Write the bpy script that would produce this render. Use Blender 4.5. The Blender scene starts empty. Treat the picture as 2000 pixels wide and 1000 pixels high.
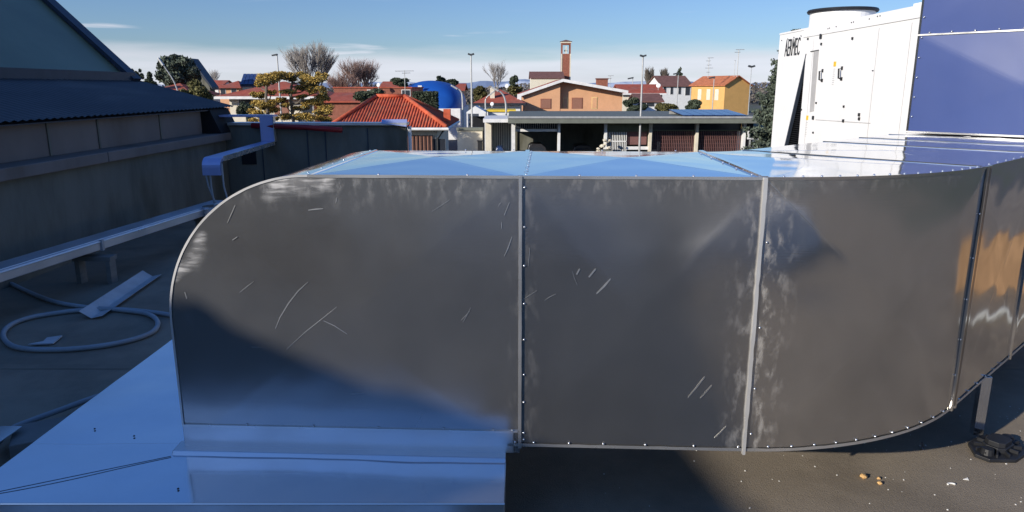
import bpy, math, random
import numpy as np
from mathutils import Vector, Matrix, noise
R = math.radians
S = bpy.context.scene
COL = S.collection

# ------------------------------------------------------------ camera
EYE = 2.0; PITCH = R(13.2); F = 1400.0
cd = bpy.data.cameras.new('camera'); cam = bpy.data.objects.new('camera', cd); COL.objects.link(cam)
cam.location = (0, 0, EYE); cam.rotation_euler = (R(90) - PITCH, 0, 0)
cd.sensor_width = 36.0; cd.lens = 36.0 * F / 2000.0; cd.clip_start = 0.05; cd.clip_end = 30000
S.camera = cam

# ------------------------------------------------------------ sun and sky
SUN_AZ = R(50.5); SUN_EL = R(19.5)          # light travels to the right of the view direction by SUN_AZ
sl = bpy.data.lights.new('sun', 'SUN'); sun = bpy.data.objects.new('sun', sl); COL.objects.link(sun)
sl.energy = 5.0; sl.angle = R(0.5); sl.color = (1.0, 0.93, 0.82)
sdir = Vector((math.sin(SUN_AZ)*math.cos(SUN_EL), math.cos(SUN_AZ)*math.cos(SUN_EL), -math.sin(SUN_EL)))
sun.rotation_euler = sdir.to_track_quat('-Z', 'Y').to_euler(); sun.location = (-20, -15, 15)
W = bpy.data.worlds.new('World'); S.world = W; W.use_nodes = True
nt = W.node_tree; N = nt.nodes; L = nt.links
for n in list(N): N.remove(n)
wo = N.new('ShaderNodeOutputWorld'); bg = N.new('ShaderNodeBackground'); sky = N.new('ShaderNodeTexSky')
sky.sky_type = 'NISHITA'; sky.sun_disc = False; sky.sun_elevation = SUN_EL
sky.sun_rotation = math.atan2(-sdir.x, -sdir.y); sky.altitude = 150; sky.air_density = 1.0; sky.dust_density = 0.3; sky.ozone_density = 2.2
bg.inputs['Strength'].default_value = 0.085
# thin cloud bank low over the horizon: noise on the direction of view, in the sky itself
tc = N.new('ShaderNodeTexCoord'); sep = N.new('ShaderNodeSeparateXYZ'); L.new(tc.outputs['Generated'], sep.inputs[0])
mp = N.new('ShaderNodeMapping'); mp.inputs['Scale'].default_value = (2.2, 2.2, 22.0); L.new(tc.outputs['Generated'], mp.inputs[0])
cn = N.new('ShaderNodeTexNoise'); cn.inputs['Scale'].default_value = 1.6; cn.inputs['Detail'].default_value = 6; L.new(mp.outputs[0], cn.inputs['Vector'])
def m_(op, a, b=None, c=None, clamp=False, nt=nt):
    n = nt.nodes.new('ShaderNodeMath'); n.operation = op; n.use_clamp = clamp
    for i, v in enumerate((a, b, c)):
        if v is None: continue
        if hasattr(v, 'node'): nt.links.new(v, n.inputs[i])
        else: n.inputs[i].default_value = v
    return n.outputs[0]
def mr_(v, a, b, c, d, nt=nt, smooth=True):
    n = nt.nodes.new('ShaderNodeMapRange'); n.interpolation_type = 'SMOOTHSTEP' if smooth else 'LINEAR'
    nt.links.new(v, n.inputs[0])
    for i, x in enumerate((a, b, c, d)): n.inputs[i+1].default_value = x
    return n.outputs[0]
mp2 = N.new('ShaderNodeMapping'); mp2.inputs['Scale'].default_value = (3.0, 3.0, 42.0); mp2.inputs['Location'].default_value = (0.3, 0, 0.55); L.new(tc.outputs['Generated'], mp2.inputs[0])
cn2 = N.new('ShaderNodeTexNoise'); cn2.inputs['Scale'].default_value = 1.1; cn2.inputs['Detail'].default_value = 7; L.new(mp2.outputs[0], cn2.inputs['Vector'])
edge = m_('ADD', sep.outputs[2], m_('MULTIPLY', m_('SUBTRACT', cn.outputs[0], 0.5), 0.055))
edge = m_('ADD', edge, m_('MULTIPLY', sep.outputs[0], -0.012))
bank = m_('MULTIPLY', mr_(edge, 0.030, 0.060, 0.85, 0.0), mr_(cn2.outputs[0], 0.3, 0.6, 0.72, 1.0))
wisp = m_('MULTIPLY', mr_(cn2.outputs[0], 0.60, 0.72, 0.0, 0.8), mr_(sep.outputs[2], 0.05, 0.13, 1.0, 0.0))
fac = m_('MAXIMUM', bank, wisp)
mx = N.new('ShaderNodeMix'); mx.data_type = 'RGBA'; L.new(fac, mx.inputs['Factor']); 
tint = N.new('ShaderNodeMix'); tint.data_type = 'RGBA'; tint.blend_type = 'MULTIPLY'; tint.inputs['Factor'].default_value = 1; 
tg = N.new('ShaderNodeMix'); tg.data_type = 'RGBA'; tg.inputs['A'].default_value = (0.72, 0.90, 1.28, 1); tg.inputs['B'].default_value = (0.80, 1.25, 2.0, 1)
L.new(mr_(sep.outputs[2], 0.10, 0.7, 0.0, 1.0), tg.inputs['Factor']); L.new(tg.outputs['Result'], tint.inputs['B'])
L.new(sky.outputs[0], tint.inputs['A']); L.new(tint.outputs['Result'], mx.inputs['A'])
shade = mr_(cn.outputs[0], 0.3, 0.7, 0.86, 1.0)
cc = N.new('ShaderNodeMix'); cc.data_type = 'RGBA'; cc.blend_type = 'MULTIPLY'; cc.inputs['Factor'].default_value = 1
cc.inputs['A'].default_value = (9.0, 9.3, 10.4, 1)
L.new(shade, cc.inputs['B']); L.new(cc.outputs['Result'], mx.inputs['B'])
L.new(mx.outputs['Result'], bg.inputs['Color']); L.new(bg.outputs[0], wo.inputs[0])
S.view_settings.view_transform = 'Standard'; S.view_settings.look = 'None'
S.view_settings.exposure = 0.15; S.view_settings.gamma = 1.0; S.view_settings.use_curve_mapping = False
S.cycles.max_bounces = 8; S.cycles.caustics_reflective = False; S.cycles.caustics_refractive = False

# ------------------------------------------------------------ helpers
cp_, sp_ = math.cos(PITCH), math.sin(PITCH)
FWD = Vector((0, cp_, -sp_)); UP = Vector((0, sp_, cp_)); RT = Vector((1, 0, 0))
def ray(px, py): return FWD*F + RT*(px-1000) - UP*(py-500)
def at(px, py, Y):
    r = ray(px, py); return Vector((0, 0, EYE)) + r*(Y/r.y)
def on_z(px, py, z):
    r = ray(px, py); return Vector((0, 0, EYE)) + r*((z-EYE)/r.z)
def on_x(px, py, x):
    r = ray(px, py); return Vector((0, 0, EYE)) + r*(x/r.x)
ROOF = -0.12; STREET = -4.6

def mat(name, col, rough=0.7, metal=0.0, var=0.12, scale=3.0, bump=0.0, bscale=None, spec=0.3, stretch=(1, 1, 1), island=0.0, col2=None, c2lo=0.5, c2hi=0.65, c2s=1.0):
    m = bpy.data.materials.new(name); m.use_nodes = True; t = m.node_tree; b = t.nodes['Principled BSDF']
    b.inputs['Roughness'].default_value = rough; b.inputs['Metallic'].default_value = metal; b.inputs['Specular IOR Level'].default_value = spec
    co = t.nodes.new('ShaderNodeTexCoord'); mpn = t.nodes.new('ShaderNodeMapping'); t.links.new(co.outputs['Object'], mpn.inputs[0]); mpn.inputs['Scale'].default_value = stretch
    nz = t.nodes.new('ShaderNodeTexNoise'); nz.inputs['Scale'].default_value = scale; nz.inputs['Detail'].default_value = 8; nz.inputs['Roughness'].default_value = 0.65
    t.links.new(mpn.outputs[0], nz.inputs['Vector'])
    fac_ = mr_(nz.outputs[0], 0.3, 0.7, 1-var, 1+var, nt=t)
    if island > 0:
        g = t.nodes.new('ShaderNodeNewGeometry')
        fac_ = m_('MULTIPLY', fac_, mr_(g.outputs['Random Per Island'], 0, 1, 1-island, 1+island, nt=t, smooth=False), nt=t)
    mix = t.nodes.new('ShaderNodeMix'); mix.data_type = 'RGBA'; mix.blend_type = 'MULTIPLY'; mix.inputs['Factor'].default_value = 1
    base = mix.inputs['A']
    if col2:
        n2 = t.nodes.new('ShaderNodeTexNoise'); n2.inputs['Scale'].default_value = c2s; n2.inputs['Detail'].default_value = 5; t.links.new(mpn.outputs[0], n2.inputs['Vector'])
        mm = t.nodes.new('ShaderNodeMix'); mm.data_type = 'RGBA'; mm.inputs['A'].default_value = (*col, 1); mm.inputs['B'].default_value = (*col2, 1)
        t.links.new(mr_(n2.outputs[0], c2lo, c2hi, 0, 1, nt=t), mm.inputs['Factor']); t.links.new(mm.outputs['Result'], base)
    else: base.default_value = (*col, 1)
    t.links.new(fac_, mix.inputs['B']); t.links.new(mix.outputs['Result'], b.inputs['Base Color'])
    if bump:
        bn = t.nodes.new('ShaderNodeTexNoise'); bn.inputs['Scale'].default_value = bscale or scale*6; bn.inputs['Detail'].default_value = 6; t.links.new(mpn.outputs[0], bn.inputs['Vector'])
        bp = t.nodes.new('ShaderNodeBump'); bp.inputs['Strength'].default_value = bump; bp.inputs['Distance'].default_value = 0.02
        t.links.new(bn.outputs[0], bp.inputs['Height']); t.links.new(bp.outputs[0], b.inputs['Normal'])
    return m

def metal(name, refl=(0.62, 0.62, 0.63), rlo=0.12, rhi=0.24, dust=0.08, dcol=(0.5, 0.47, 0.43), scuff=None, arc_=False, dvar=0.15):
    """rolled aluminium sheet; thin uneven dust film, optional handling scuffs near given lines of local x / z"""
    m = bpy.data.materials.new(name); m.use_nodes = True; t = m.node_tree; b = t.nodes['Principled BSDF']; out = t.nodes['Material Output']
    b.inputs['Base Color'].default_value = (*refl, 1); b.inputs['Metallic'].default_value = 1
    co = t.nodes.new('ShaderNodeTexCoord')
    nz = t.nodes.new('ShaderNodeTexNoise'); nz.inputs['Scale'].default_value = 2.3; nz.inputs['Detail'].default_value = 7; t.links.new(co.outputs['Object'], nz.inputs['Vector'])
    t.links.new(mr_(nz.outputs[0], 0.3, 0.7, rlo, rhi, nt=t), b.inputs['Roughness'])
    # fine rolling grain
    mpn = t.nodes.new('ShaderNodeMapping'); mpn.inputs['Scale'].default_value = (2, 2, 90); t.links.new(co.outputs['Object'], mpn.inputs[0])
    gr = t.nodes.new('ShaderNodeTexNoise'); gr.inputs['Scale'].default_value = 3; gr.inputs['Detail'].default_value = 4; t.links.new(mpn.outputs[0], gr.inputs['Vector'])
    bp = t.nodes.new('ShaderNodeBump'); bp.inputs['Strength'].default_value = 0.04; bp.inputs['Distance'].default_value = 0.002; t.links.new(gr.outputs[0], bp.inputs['Height'])
    t.links.new(bp.outputs[0], b.inputs['Normal'])
    d = t.nodes.new('ShaderNodeBsdfDiffuse'); d.inputs['Color'].default_value = (*dcol, 1)
    n2 = t.nodes.new('ShaderNodeTexNoise'); n2.inputs['Scale'].default_value = 1.3; n2.inputs['Detail'].default_value = 9; n2.inputs['Roughness'].default_value = 0.7; t.links.new(co.outputs['Object'], n2.inputs['Vector'])
    fac_ = mr_(n2.outputs[0], 0.25, 0.75, dust*(1-dvar), dust*(1+dvar), nt=t)
    if scuff:
        s3 = t.nodes.new('ShaderNodeSeparateXYZ'); t.links.new(co.outputs['Object'], s3.inputs[0])
        near = None
        for axis, v, wd, amt in scuff:
            q = m_('ABSOLUTE', m_('SUBTRACT', s3.outputs[axis], v, nt=t), nt=t)
            q = mr_(q, 0.0, wd, amt, 0.0, nt=t)
            near = q if near is None else m_('MAXIMUM', near, q, nt=t)
        sm = t.nodes.new('ShaderNodeMapping'); sm.inputs['Rotation'].default_value = (0, 0.5, 0); sm.inputs['Scale'].default_value = (3.4, 3, 1.5); t.links.new(co.outputs['Object'], sm.inputs[0])
        n3 = t.nodes.new('ShaderNodeTexNoise'); n3.inputs['Scale'].default_value = 6; n3.inputs['Detail'].default_value = 5; n3.inputs['Roughness'].default_value = 0.62; t.links.new(sm.outputs[0], n3.inputs['Vector'])
        sc = m_('MULTIPLY', near, mr_(n3.outputs[0], 0.47, 0.68, 0.0, 1.0, nt=t), nt=t)
        # scattered small scratches
        sm2 = t.nodes.new('ShaderNodeMapping'); sm2.inputs['Rotation'].default_value = (0, -0.9, 0); sm2.inputs['Scale'].default_value = (1.2, 1, 13); t.links.new(co.outputs['Object'], sm2.inputs[0])
        if arc_:
            dx_ = m_('ADD', s3.outputs[0], 0.92, nt=t); dz_ = m_('ADD', s3.outputs[2], -1.035, nt=t)
            rr_ = m_('SQRT', m_('ADD', m_('MULTIPLY', dx_, dx_, nt=t), m_('MULTIPLY', dz_, dz_, nt=t), nt=t), nt=t)
            q = m_('MULTIPLY', mr_(rr_, 0.585, 0.695, 0.0, 0.95, nt=t), m_('MULTIPLY', mr_(dz_, -.15, .05, 0, 1, nt=t), mr_(dx_, .05, .3, 1, 0, nt=t), nt=t), nt=t)
            am = t.nodes.new('ShaderNodeMapping'); am.inputs['Rotation'].default_value = (0, -0.9, 0); am.inputs['Scale'].default_value = (4, 3, 22); t.links.new(co.outputs['Object'], am.inputs[0])
            n7 = t.nodes.new('ShaderNodeTexNoise'); n7.inputs['Scale'].default_value = 2.2; n7.inputs['Detail'].default_value = 5; t.links.new(am.outputs[0], n7.inputs['Vector'])
            n8 = t.nodes.new('ShaderNodeTexNoise'); n8.inputs['Scale'].default_value = 3.6; n8.inputs['Detail'].default_value = 2; t.links.new(co.outputs['Object'], n8.inputs['Vector'])
            sc = m_('ADD', sc, m_('MULTIPLY', m_('MULTIPLY', q, mr_(n7.outputs[0], .42, .62, .25, 1, nt=t), nt=t), mr_(n8.outputs[0], .46, .56, 0, 1, nt=t), nt=t), nt=t)
        n4 = t.nodes.new('ShaderNodeTexNoise'); n4.inputs['Scale'].default_value = 5; n4.inputs['Detail'].default_value = 3; t.links.new(sm2.outputs[0], n4.inputs['Vector'])
        n5 = t.nodes.new('ShaderNodeTexNoise'); n5.inputs['Scale'].default_value = 3.1; t.links.new(co.outputs['Object'], n5.inputs['Vector'])
        scr = m_('MULTIPLY', mr_(n4.outputs[0], 0.70, 0.76, 0.0, 0.16, nt=t), mr_(n5.outputs[0], 0.5, 0.62, 0.0, 1.0, nt=t), nt=t)
        fac_ = m_('ADD', m_('ADD', fac_, sc, nt=t), scr, nt=t, clamp=True)
    ms = t.nodes.new('ShaderNodeMixShader'); t.links.new(fac_, ms.inputs[0]); t.links.new(b.outputs[0], ms.inputs[1]); t.links.new(d.outputs[0], ms.inputs[2])
    t.links.new(ms.outputs[0], out.inputs[0])
    return m

WLOC = {}      # world location of every built object (no rotations in this table)
class MB:
    def __init__(s): s.v = []; s.f = []
    def add(s, vs, fs):
        b = len(s.v); s.v += [tuple(v) for v in vs]; s.f += [tuple(i+b for i in f) for f in fs]; return s
    def box(s, c, d, M=None):
        hx, hy, hz = d[0]/2, d[1]/2, d[2]/2
        vs = [Vector((x, y, z)) for x in (-hx, hx) for y in (-hy, hy) for z in (-hz, hz)]
        if M is not None: vs = [M @ v for v in vs]
        c = Vector(c)
        return s.add([v + c for v in vs], [(0, 1, 3, 2), (4, 6, 7, 5), (0, 4, 5, 1), (2, 3, 7, 6), (0, 2, 6, 4), (1, 5, 7, 3)])
    def bb(s, x0, x1, y0, y1, z0, z1): return s.box(((x0+x1)/2, (y0+y1)/2, (z0+z1)/2), (x1-x0, y1-y0, z1-z0))
    def tube(s, pts, r, n=8, r2=None, caps=True):
        pts = [Vector(p) for p in pts]; k = len(pts); rings = []
        for i, p in enumerate(pts):
            t = (pts[min(i+1, k-1)] - pts[max(i-1, 0)]).normalized()
            a = Vector((0, 0, 1)) if abs(t.z) < 0.9 else Vector((1, 0, 0))
            u = t.cross(a).normalized(); w = t.cross(u)
            rr = r if r2 is None else r + (r2-r)*i/(k-1)
            rings.append([p + (u*math.cos(2*math.pi*j/n) + w*math.sin(2*math.pi*j/n))*rr for j in range(n)])
        vs = [v for g in rings for v in g]; fs = []
        for i in range(k-1):
            for j in range(n): fs.append((i*n+j, i*n+(j+1) % n, (i+1)*n+(j+1) % n, (i+1)*n+j))
        if caps: fs += [tuple(range(n))[::-1], tuple((k-1)*n+j for j in range(n))]
        return s.add(vs, fs)
    def prism(s, poly, off):
        poly = [Vector(p) for p in poly]; off = Vector(off); n = len(poly)
        fs = [tuple(range(n))[::-1], tuple(range(n, 2*n))] + [(i, (i+1) % n, n+(i+1) % n, n+i) for i in range(n)]
        return s.add(poly + [p + off for p in poly], fs)
    def dome(s, c, r, n=8, k=3, nrm=(0, -1, 0), sq=1.0):
        q = Vector(nrm).to_track_quat('Z', 'Y').to_matrix(); vs = []; fs = []
        for i in range(k):
            a = i*math.pi/2/k
            for j in range(n):
                b = 2*math.pi*j/n; vs.append(Vector(c) + q @ Vector((r*math.cos(a)*math.cos(b), r*math.cos(a)*math.sin(b), sq*r*math.sin(a))))
        vs.append(Vector(c) + q @ Vector((0, 0, sq*r)))
        for i in range(k-1):
            for j in range(n): fs.append((i*n+j, i*n+(j+1) % n, (i+1)*n+(j+1) % n, (i+1)*n+j))
        for j in range(n): fs.append(((k-1)*n+j, (k-1)*n+(j+1) % n, k*n))
        return s.add(vs, fs)
    def build(s, name, m, parent=None, smooth=False, bevel=0.0, local=False):
        me = bpy.data.meshes.new(name); o = bpy.data.objects.new(name, me); COL.objects.link(o)
        vs = np.array(s.v, dtype=float)
        if local: org = np.zeros(3)
        elif parent is not None: org = np.array(WLOC[parent.name]); 
        else:
            org = np.array([(vs[:, 0].min()+vs[:, 0].max())/2, (vs[:, 1].min()+vs[:, 1].max())/2, vs[:, 2].min()]); o.location = org
        WLOC[o.name] = tuple(org)
        me.from_pydata((vs-org).tolist(), [], s.f); me.update()
        if parent is not None: o.parent = parent
        me.materials.append(m)
        if smooth: me.polygons.foreach_set('use_smooth', [True]*len(me.polygons))
        import bmesh
        bm = bmesh.new(); bm.from_mesh(me); bmesh.ops.recalc_face_normals(bm, faces=bm.faces); bm.to_mesh(me); bm.free()
        if bevel:
            bv = o.modifiers.new('bevel', 'BEVEL'); bv.width = bevel; bv.segments = 2; bv.limit_method = 'ANGLE'
        return o
def np_mesh(name, V, Fc, m, parent=None):
    """V (n,3), Fc (k,4) quads"""
    me = bpy.data.meshes.new(name); o = bpy.data.objects.new(name, me); COL.objects.link(o)
    if parent is not None: org = np.array(WLOC[parent.name]); o.parent = parent
    else: org = np.array([V[:, 0].mean(), V[:, 1].mean(), V[:, 2].min()]); o.location = org
    WLOC[o.name] = tuple(org); V = (V-org).astype(np.float32); k = Fc.shape[1]
    me.vertices.add(len(V)); me.vertices.foreach_set('co', V.ravel())
    me.loops.add(Fc.size); me.loops.foreach_set('vertex_index', Fc.ravel().astype(np.int32))
    me.polygons.add(len(Fc)); me.polygons.foreach_set('loop_start', np.arange(0, Fc.size, k, dtype=np.int32))
    me.update(calc_edges=True); me.validate(); me.materials.append(m); return o
def thing(name, label, cat, loc, group=None, rz=0.0):
    o = bpy.data.objects.new(name, None); COL.objects.link(o); o.location = loc; o.rotation_euler = (0, 0, rz); o.empty_display_size = 0.3
    o['label'] = label; o['category'] = cat
    if group: o['group'] = group
    WLOC[o.name] = tuple(loc); return o
def tag(o, label, cat, group=None):
    o['label'] = label; o['category'] = cat
    if group: o['group'] = group
    return o
def struct(o, kind='structure'): o['kind'] = kind; return o
def dupe(o, d, label, parent=None):
    c = o.copy(); COL.objects.link(c)
    if parent is None: c.location = Vector(o.location) + Vector(d); c['label'] = label
    else: c.parent = parent
    for ch in list(o.children): dupe(ch, None, None, c)
    return c

# ------------------------------------------------------------ materials
M = {}
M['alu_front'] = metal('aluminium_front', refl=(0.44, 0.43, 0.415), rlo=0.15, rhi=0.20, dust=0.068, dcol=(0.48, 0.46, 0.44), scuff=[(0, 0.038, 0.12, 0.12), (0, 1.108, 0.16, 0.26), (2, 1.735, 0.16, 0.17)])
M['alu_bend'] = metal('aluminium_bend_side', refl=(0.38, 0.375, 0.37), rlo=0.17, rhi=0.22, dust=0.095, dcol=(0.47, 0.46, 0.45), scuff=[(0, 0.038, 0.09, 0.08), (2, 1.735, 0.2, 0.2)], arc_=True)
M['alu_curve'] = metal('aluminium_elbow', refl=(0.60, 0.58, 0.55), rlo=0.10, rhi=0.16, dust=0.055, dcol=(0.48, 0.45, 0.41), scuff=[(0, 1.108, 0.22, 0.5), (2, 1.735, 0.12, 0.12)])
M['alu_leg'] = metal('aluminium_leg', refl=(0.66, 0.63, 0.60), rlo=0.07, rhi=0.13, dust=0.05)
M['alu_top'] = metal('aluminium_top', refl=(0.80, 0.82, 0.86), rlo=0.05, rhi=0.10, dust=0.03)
M['alu_seam'] = metal('aluminium_seam', refl=(0.72, 0.71, 0.69), rlo=0.2, rhi=0.35, dust=0.18, dcol=(0.6, 0.58, 0.55))
M['alu_edge'] = metal('aluminium_scuffed_edge', refl=(0.72, 0.71, 0.69), rlo=0.25, rhi=0.45, dust=0.42, dcol=(0.68, 0.66, 0.63))
M['crease'] = metal('aluminium_fold', refl=(0.46, 0.46, 0.47), rlo=0.42, rhi=0.5, dust=0.09, dcol=(0.47, 0.45, 0.42))
M['screw'] = metal('screw_steel', refl=(0.8, 0.8, 0.8), rlo=0.15, rhi=0.3, dust=0.25, dcol=(0.6, 0.6, 0.6))
M['alu_skirt'] = metal('aluminium_skirt', refl=(0.72, 0.72, 0.73), rlo=0.28, rhi=0.42, dust=0.10)
M['alu_cover'] = metal('aluminium_cover', refl=(0.80, 0.84, 0.90), rlo=0.11, rhi=0.18, dust=0.07, dvar=0.9)
M['film'] = mat('blue_film', (0.034, 0.062, 0.20), rough=0.4, var=0.06, scale=1.2, spec=0.35, stretch=(1, 1, 0.5))
M['white_paint'] = mat('white_paint', (0.80, 0.79, 0.77), rough=0.45, var=0.03)
M['plastic'] = mat('black_plastic', (0.02, 0.021, 0.024), rough=0.45, var=0.2, scale=8)
M['dark'] = mat('dark_interior', (0.012, 0.013, 0.016), rough=0.8)
M['roofing'] = mat('bitumen_roofing', (0.25, 0.205, 0.15), rough=0.88, var=0.20, scale=1.6, bump=0.35, bscale=170, col2=(0.20, 0.165, 0.122), c2s=0.8)
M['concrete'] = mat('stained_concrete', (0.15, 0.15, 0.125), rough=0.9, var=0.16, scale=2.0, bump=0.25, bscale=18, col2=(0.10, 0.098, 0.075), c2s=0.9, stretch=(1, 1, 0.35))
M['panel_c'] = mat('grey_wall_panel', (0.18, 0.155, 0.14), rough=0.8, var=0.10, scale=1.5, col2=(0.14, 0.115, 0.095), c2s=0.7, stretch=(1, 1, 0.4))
M['corr'] = mat('dark_corrugated_sheet', (0.045, 0.042, 0.042), rough=0.5, var=0.22, scale=2, spec=0.4, col2=(0.075, 0.068, 0.062), c2s=1.3, stretch=(1, 0.3, 1))
M['glass_g'] = mat('greenish_roof_glazing', (0.13, 0.165, 0.11), rough=0.4, var=0.10, scale=0.8, spec=0.35)
M['frame_dk'] = mat('dark_frame', (0.03, 0.04, 0.06), rough=0.5)
M['hose'] = mat('grey_hose', (0.33, 0.35, 0.36), rough=0.6)
M['cond'] = metal('conduit_sheet', refl=(0.62, 0.64, 0.68), rlo=0.3, rhi=0.5, dust=0.35, dcol=(0.42, 0.42, 0.42))
M['wood'] = mat('weathered_wood', (0.20, 0.19, 0.17), rough=0.85, stretch=(1, 1, 8))
M['red_pipe'] = mat('dark_red_plastic', (0.25, 0.02, 0.025), rough=0.4)
M['paper'] = mat('crumpled_paper', (0.5, 0.5, 0.5), rough=0.9)
M['foam'] = mat('orange_foam', (0.78, 0.48, 0.20), rough=0.9, var=0.3, scale=40, bump=0.6)
M['whitebit'] = mat('white_plaster', (0.75, 0.73, 0.68), rough=0.9)
M['tile'] = mat('terracotta_tile', (0.50, 0.10, 0.045), rough=0.8, var=0.25, scale=3.5, col2=(0.42, 0.12, 0.06), c2s=1.5)
M['tile_far'] = mat('red_tile_far', (0.36, 0.085, 0.05), rough=0.85, var=0.2, scale=2, col2=(0.30, 0.10, 0.07), c2s=0.5)
M['tile_or'] = mat('orange_tile_far', (0.44, 0.15, 0.07), rough=0.85, var=0.2, scale=2)
M['tile_br'] = mat('brown_tile_far', (0.17, 0.085, 0.07), rough=0.85, var=0.2, scale=2)
M['brick'] = mat('red_brick', (0.27, 0.10, 0.065), rough=0.9, var=0.2, scale=4)
M['brickwall'] = mat('terracotta_render', (0.32, 0.20, 0.11), rough=0.9, var=0.35, scale=1.2)
M['cream'] = mat('cream_render', (0.66, 0.60, 0.48), rough=0.9, var=0.08)
M['white_r'] = mat('white_render', (0.72, 0.72, 0.71), rough=0.9, var=0.06)
M['peach'] = mat('peach_render', (0.62, 0.34, 0.19), rough=0.9, var=0.06, scale=1)
M['ochre'] = mat('ochre_render', (0.66, 0.38, 0.13), rough=0.9, var=0.06, scale=1)
M['yellow_r'] = mat('yellow_render', (0.70, 0.52, 0.24), rough=0.9, var=0.06)
M['shutter'] = mat('brown_shutter', (0.27, 0.13, 0.09), rough=0.7, stretch=(1, 1, 12))
M['window'] = mat('dark_window', (0.03, 0.035, 0.045), rough=0.15, spec=0.6)
M['fascia'] = mat('white_fascia', (0.70, 0.69, 0.67), rough=0.7)
M['canopy'] = mat('grey_green_fascia', (0.15, 0.16, 0.135), rough=0.7, var=0.1)
M['olive'] = mat('olive_panel', (0.115, 0.125, 0.08), rough=0.7)
M['grate'] = mat('brown_grille', (0.17, 0.085, 0.08), rough=0.6)
M['post'] = mat('galvanised_post', (0.42, 0.42, 0.41), rough=0.5, metal=0.3)
M['lamp'] = mat('dark_lamp_head', (0.05, 0.055, 0.06), rough=0.5)
M['blue_dome'] = mat('blue_membrane', (0.012, 0.085, 0.37), rough=0.45, var=0.08, scale=0.4)
M['solar'] = mat('solar_panel', (0.03, 0.055, 0.15), rough=0.2, spec=0.6)
M['yellow'] = mat('yellow_awning', (0.80, 0.55, 0.05), rough=0.7)
M['label_y'] = mat('yellow_warning_label', (0.80, 0.50, 0.04), rough=0.5)
M['grey_txt'] = mat('grey_print', (0.45, 0.45, 0.45), rough=0.6)
M['recess'] = mat('grey_paint', (0.42, 0.41, 0.40), rough=0.5)
M['blue_sign'] = mat('blue_sign', (0.02, 0.10, 0.5), rough=0.4)
M['bark'] = mat('grey_bark', (0.15, 0.125, 0.10), rough=0.9)
M['bark_l'] = mat('pale_bark', (0.30, 0.27, 0.24), rough=0.9)
M['bark_r'] = mat('reddish_bark', (0.25, 0.165, 0.135), rough=0.9)
M['leaf_dk'] = mat('dark_foliage', (0.062, 0.078, 0.048), rough=0.8, island=0.5)
M['leaf_gy'] = mat('grey_green_foliage', (0.085, 0.105, 0.075), rough=0.8, island=0.5)
M['leaf_br'] = mat('olive_foliage', (0.12, 0.11, 0.04), rough=0.8, island=0.6)
M['leaf_gold'] = mat('golden_needles', (0.44, 0.30, 0.075), rough=0.8, island=0.5)
M['asphalt'] = mat('street_asphalt', (0.10, 0.095, 0.085), rough=0.9, scale=0.05, col2=(0.09, 0.10, 0.055), c2s=0.02)
M['wood_far'] = mat('far_winter_wood', (0.13, 0.115, 0.10), rough=0.9, island=0.5)
M['mount'] = mat('hazy_mountain', (0.20, 0.26, 0.38), rough=1, scale=0.002, col2=(0.42, 0.47, 0.56), c2s=0.0016, c2lo=0.48, c2hi=0.56)  # blue of distance haze painted into the rock colours

# ------------------------------------------------------------ setting
def sheet(name, x0, x1, y0, y1, z, m): return struct(MB().add([(x0, y0, z), (x1, y0, z), (x1, y1, z), (x0, y1, z)], [(0, 1, 2, 3)]).build(name, m))
sheet('ground', -9000, 9000, -9000, 14000, STREET, M['asphalt'])
struct(MB().bb(-30, 16, -16, 14.0, STREET, ROOF).build('flat_roof', M['roofing']))
struct(MB().bb(-5.4, 5.0, 5.2, 5.29, ROOF+.0005, ROOF+.004).build('roof_membrane_lap', M['roofing']))
# far mountains
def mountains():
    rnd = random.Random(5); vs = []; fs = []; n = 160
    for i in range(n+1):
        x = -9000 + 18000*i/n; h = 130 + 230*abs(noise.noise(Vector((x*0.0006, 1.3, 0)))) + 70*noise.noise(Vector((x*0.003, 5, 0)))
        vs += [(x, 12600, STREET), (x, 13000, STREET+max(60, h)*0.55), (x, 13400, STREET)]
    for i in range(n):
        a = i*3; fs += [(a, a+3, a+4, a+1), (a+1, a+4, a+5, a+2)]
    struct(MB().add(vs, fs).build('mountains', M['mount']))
mountains()

# ------------------------------------------------------------ left hall building
def ribbed(mb, A, B, C, D, n, amp, nrm, sub=4):
    """A-B along lower edge, D-C along upper edge; n ribs running from lower to upper edge"""
    A, B, C, D, nrm = map(Vector, (A, B, C, D, nrm)); vs = []; fs = []; k = n*sub
    for i in range(k+1):
        t = i/k; o = nrm*amp*math.cos(2*math.pi*i/sub)
        vs += [A.lerp(B, t)+o, D.lerp(C, t)+o]
    for i in range(k): fs.append((2*i, 2*i+2, 2*i+3, 2*i+1))
    mb.add(vs, fs)
hall = thing('factory_hall', 'long dark hall in shade at left, corrugated skirt roof below steep glass roof', 'building', (-8, 1, ROOF))
Y0, Y1 = -7.0, 14.1
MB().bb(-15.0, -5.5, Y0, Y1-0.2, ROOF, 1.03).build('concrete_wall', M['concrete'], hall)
lg = MB()
for a, b in ((-7, 1.2), (1.215, 5.3), (5.315, 9.6), (9.615, 13.9)): lg.bb(-5.8, -5.38, a, b, 1.033, 1.17)
lg.build('ledge', M['panel_c'], hall, bevel=0.01)
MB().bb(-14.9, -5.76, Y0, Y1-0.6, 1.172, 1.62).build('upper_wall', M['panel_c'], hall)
for i, yy in enumerate((1.4, 3.6, 5.6, 7.75, 9.0, 10.1, 11.9)):
    MB().bb(-5.757, -5.745, yy-0.018, yy+0.018, 1.174, 1.61).build('panel_joint', M['concrete'], hall)
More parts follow.
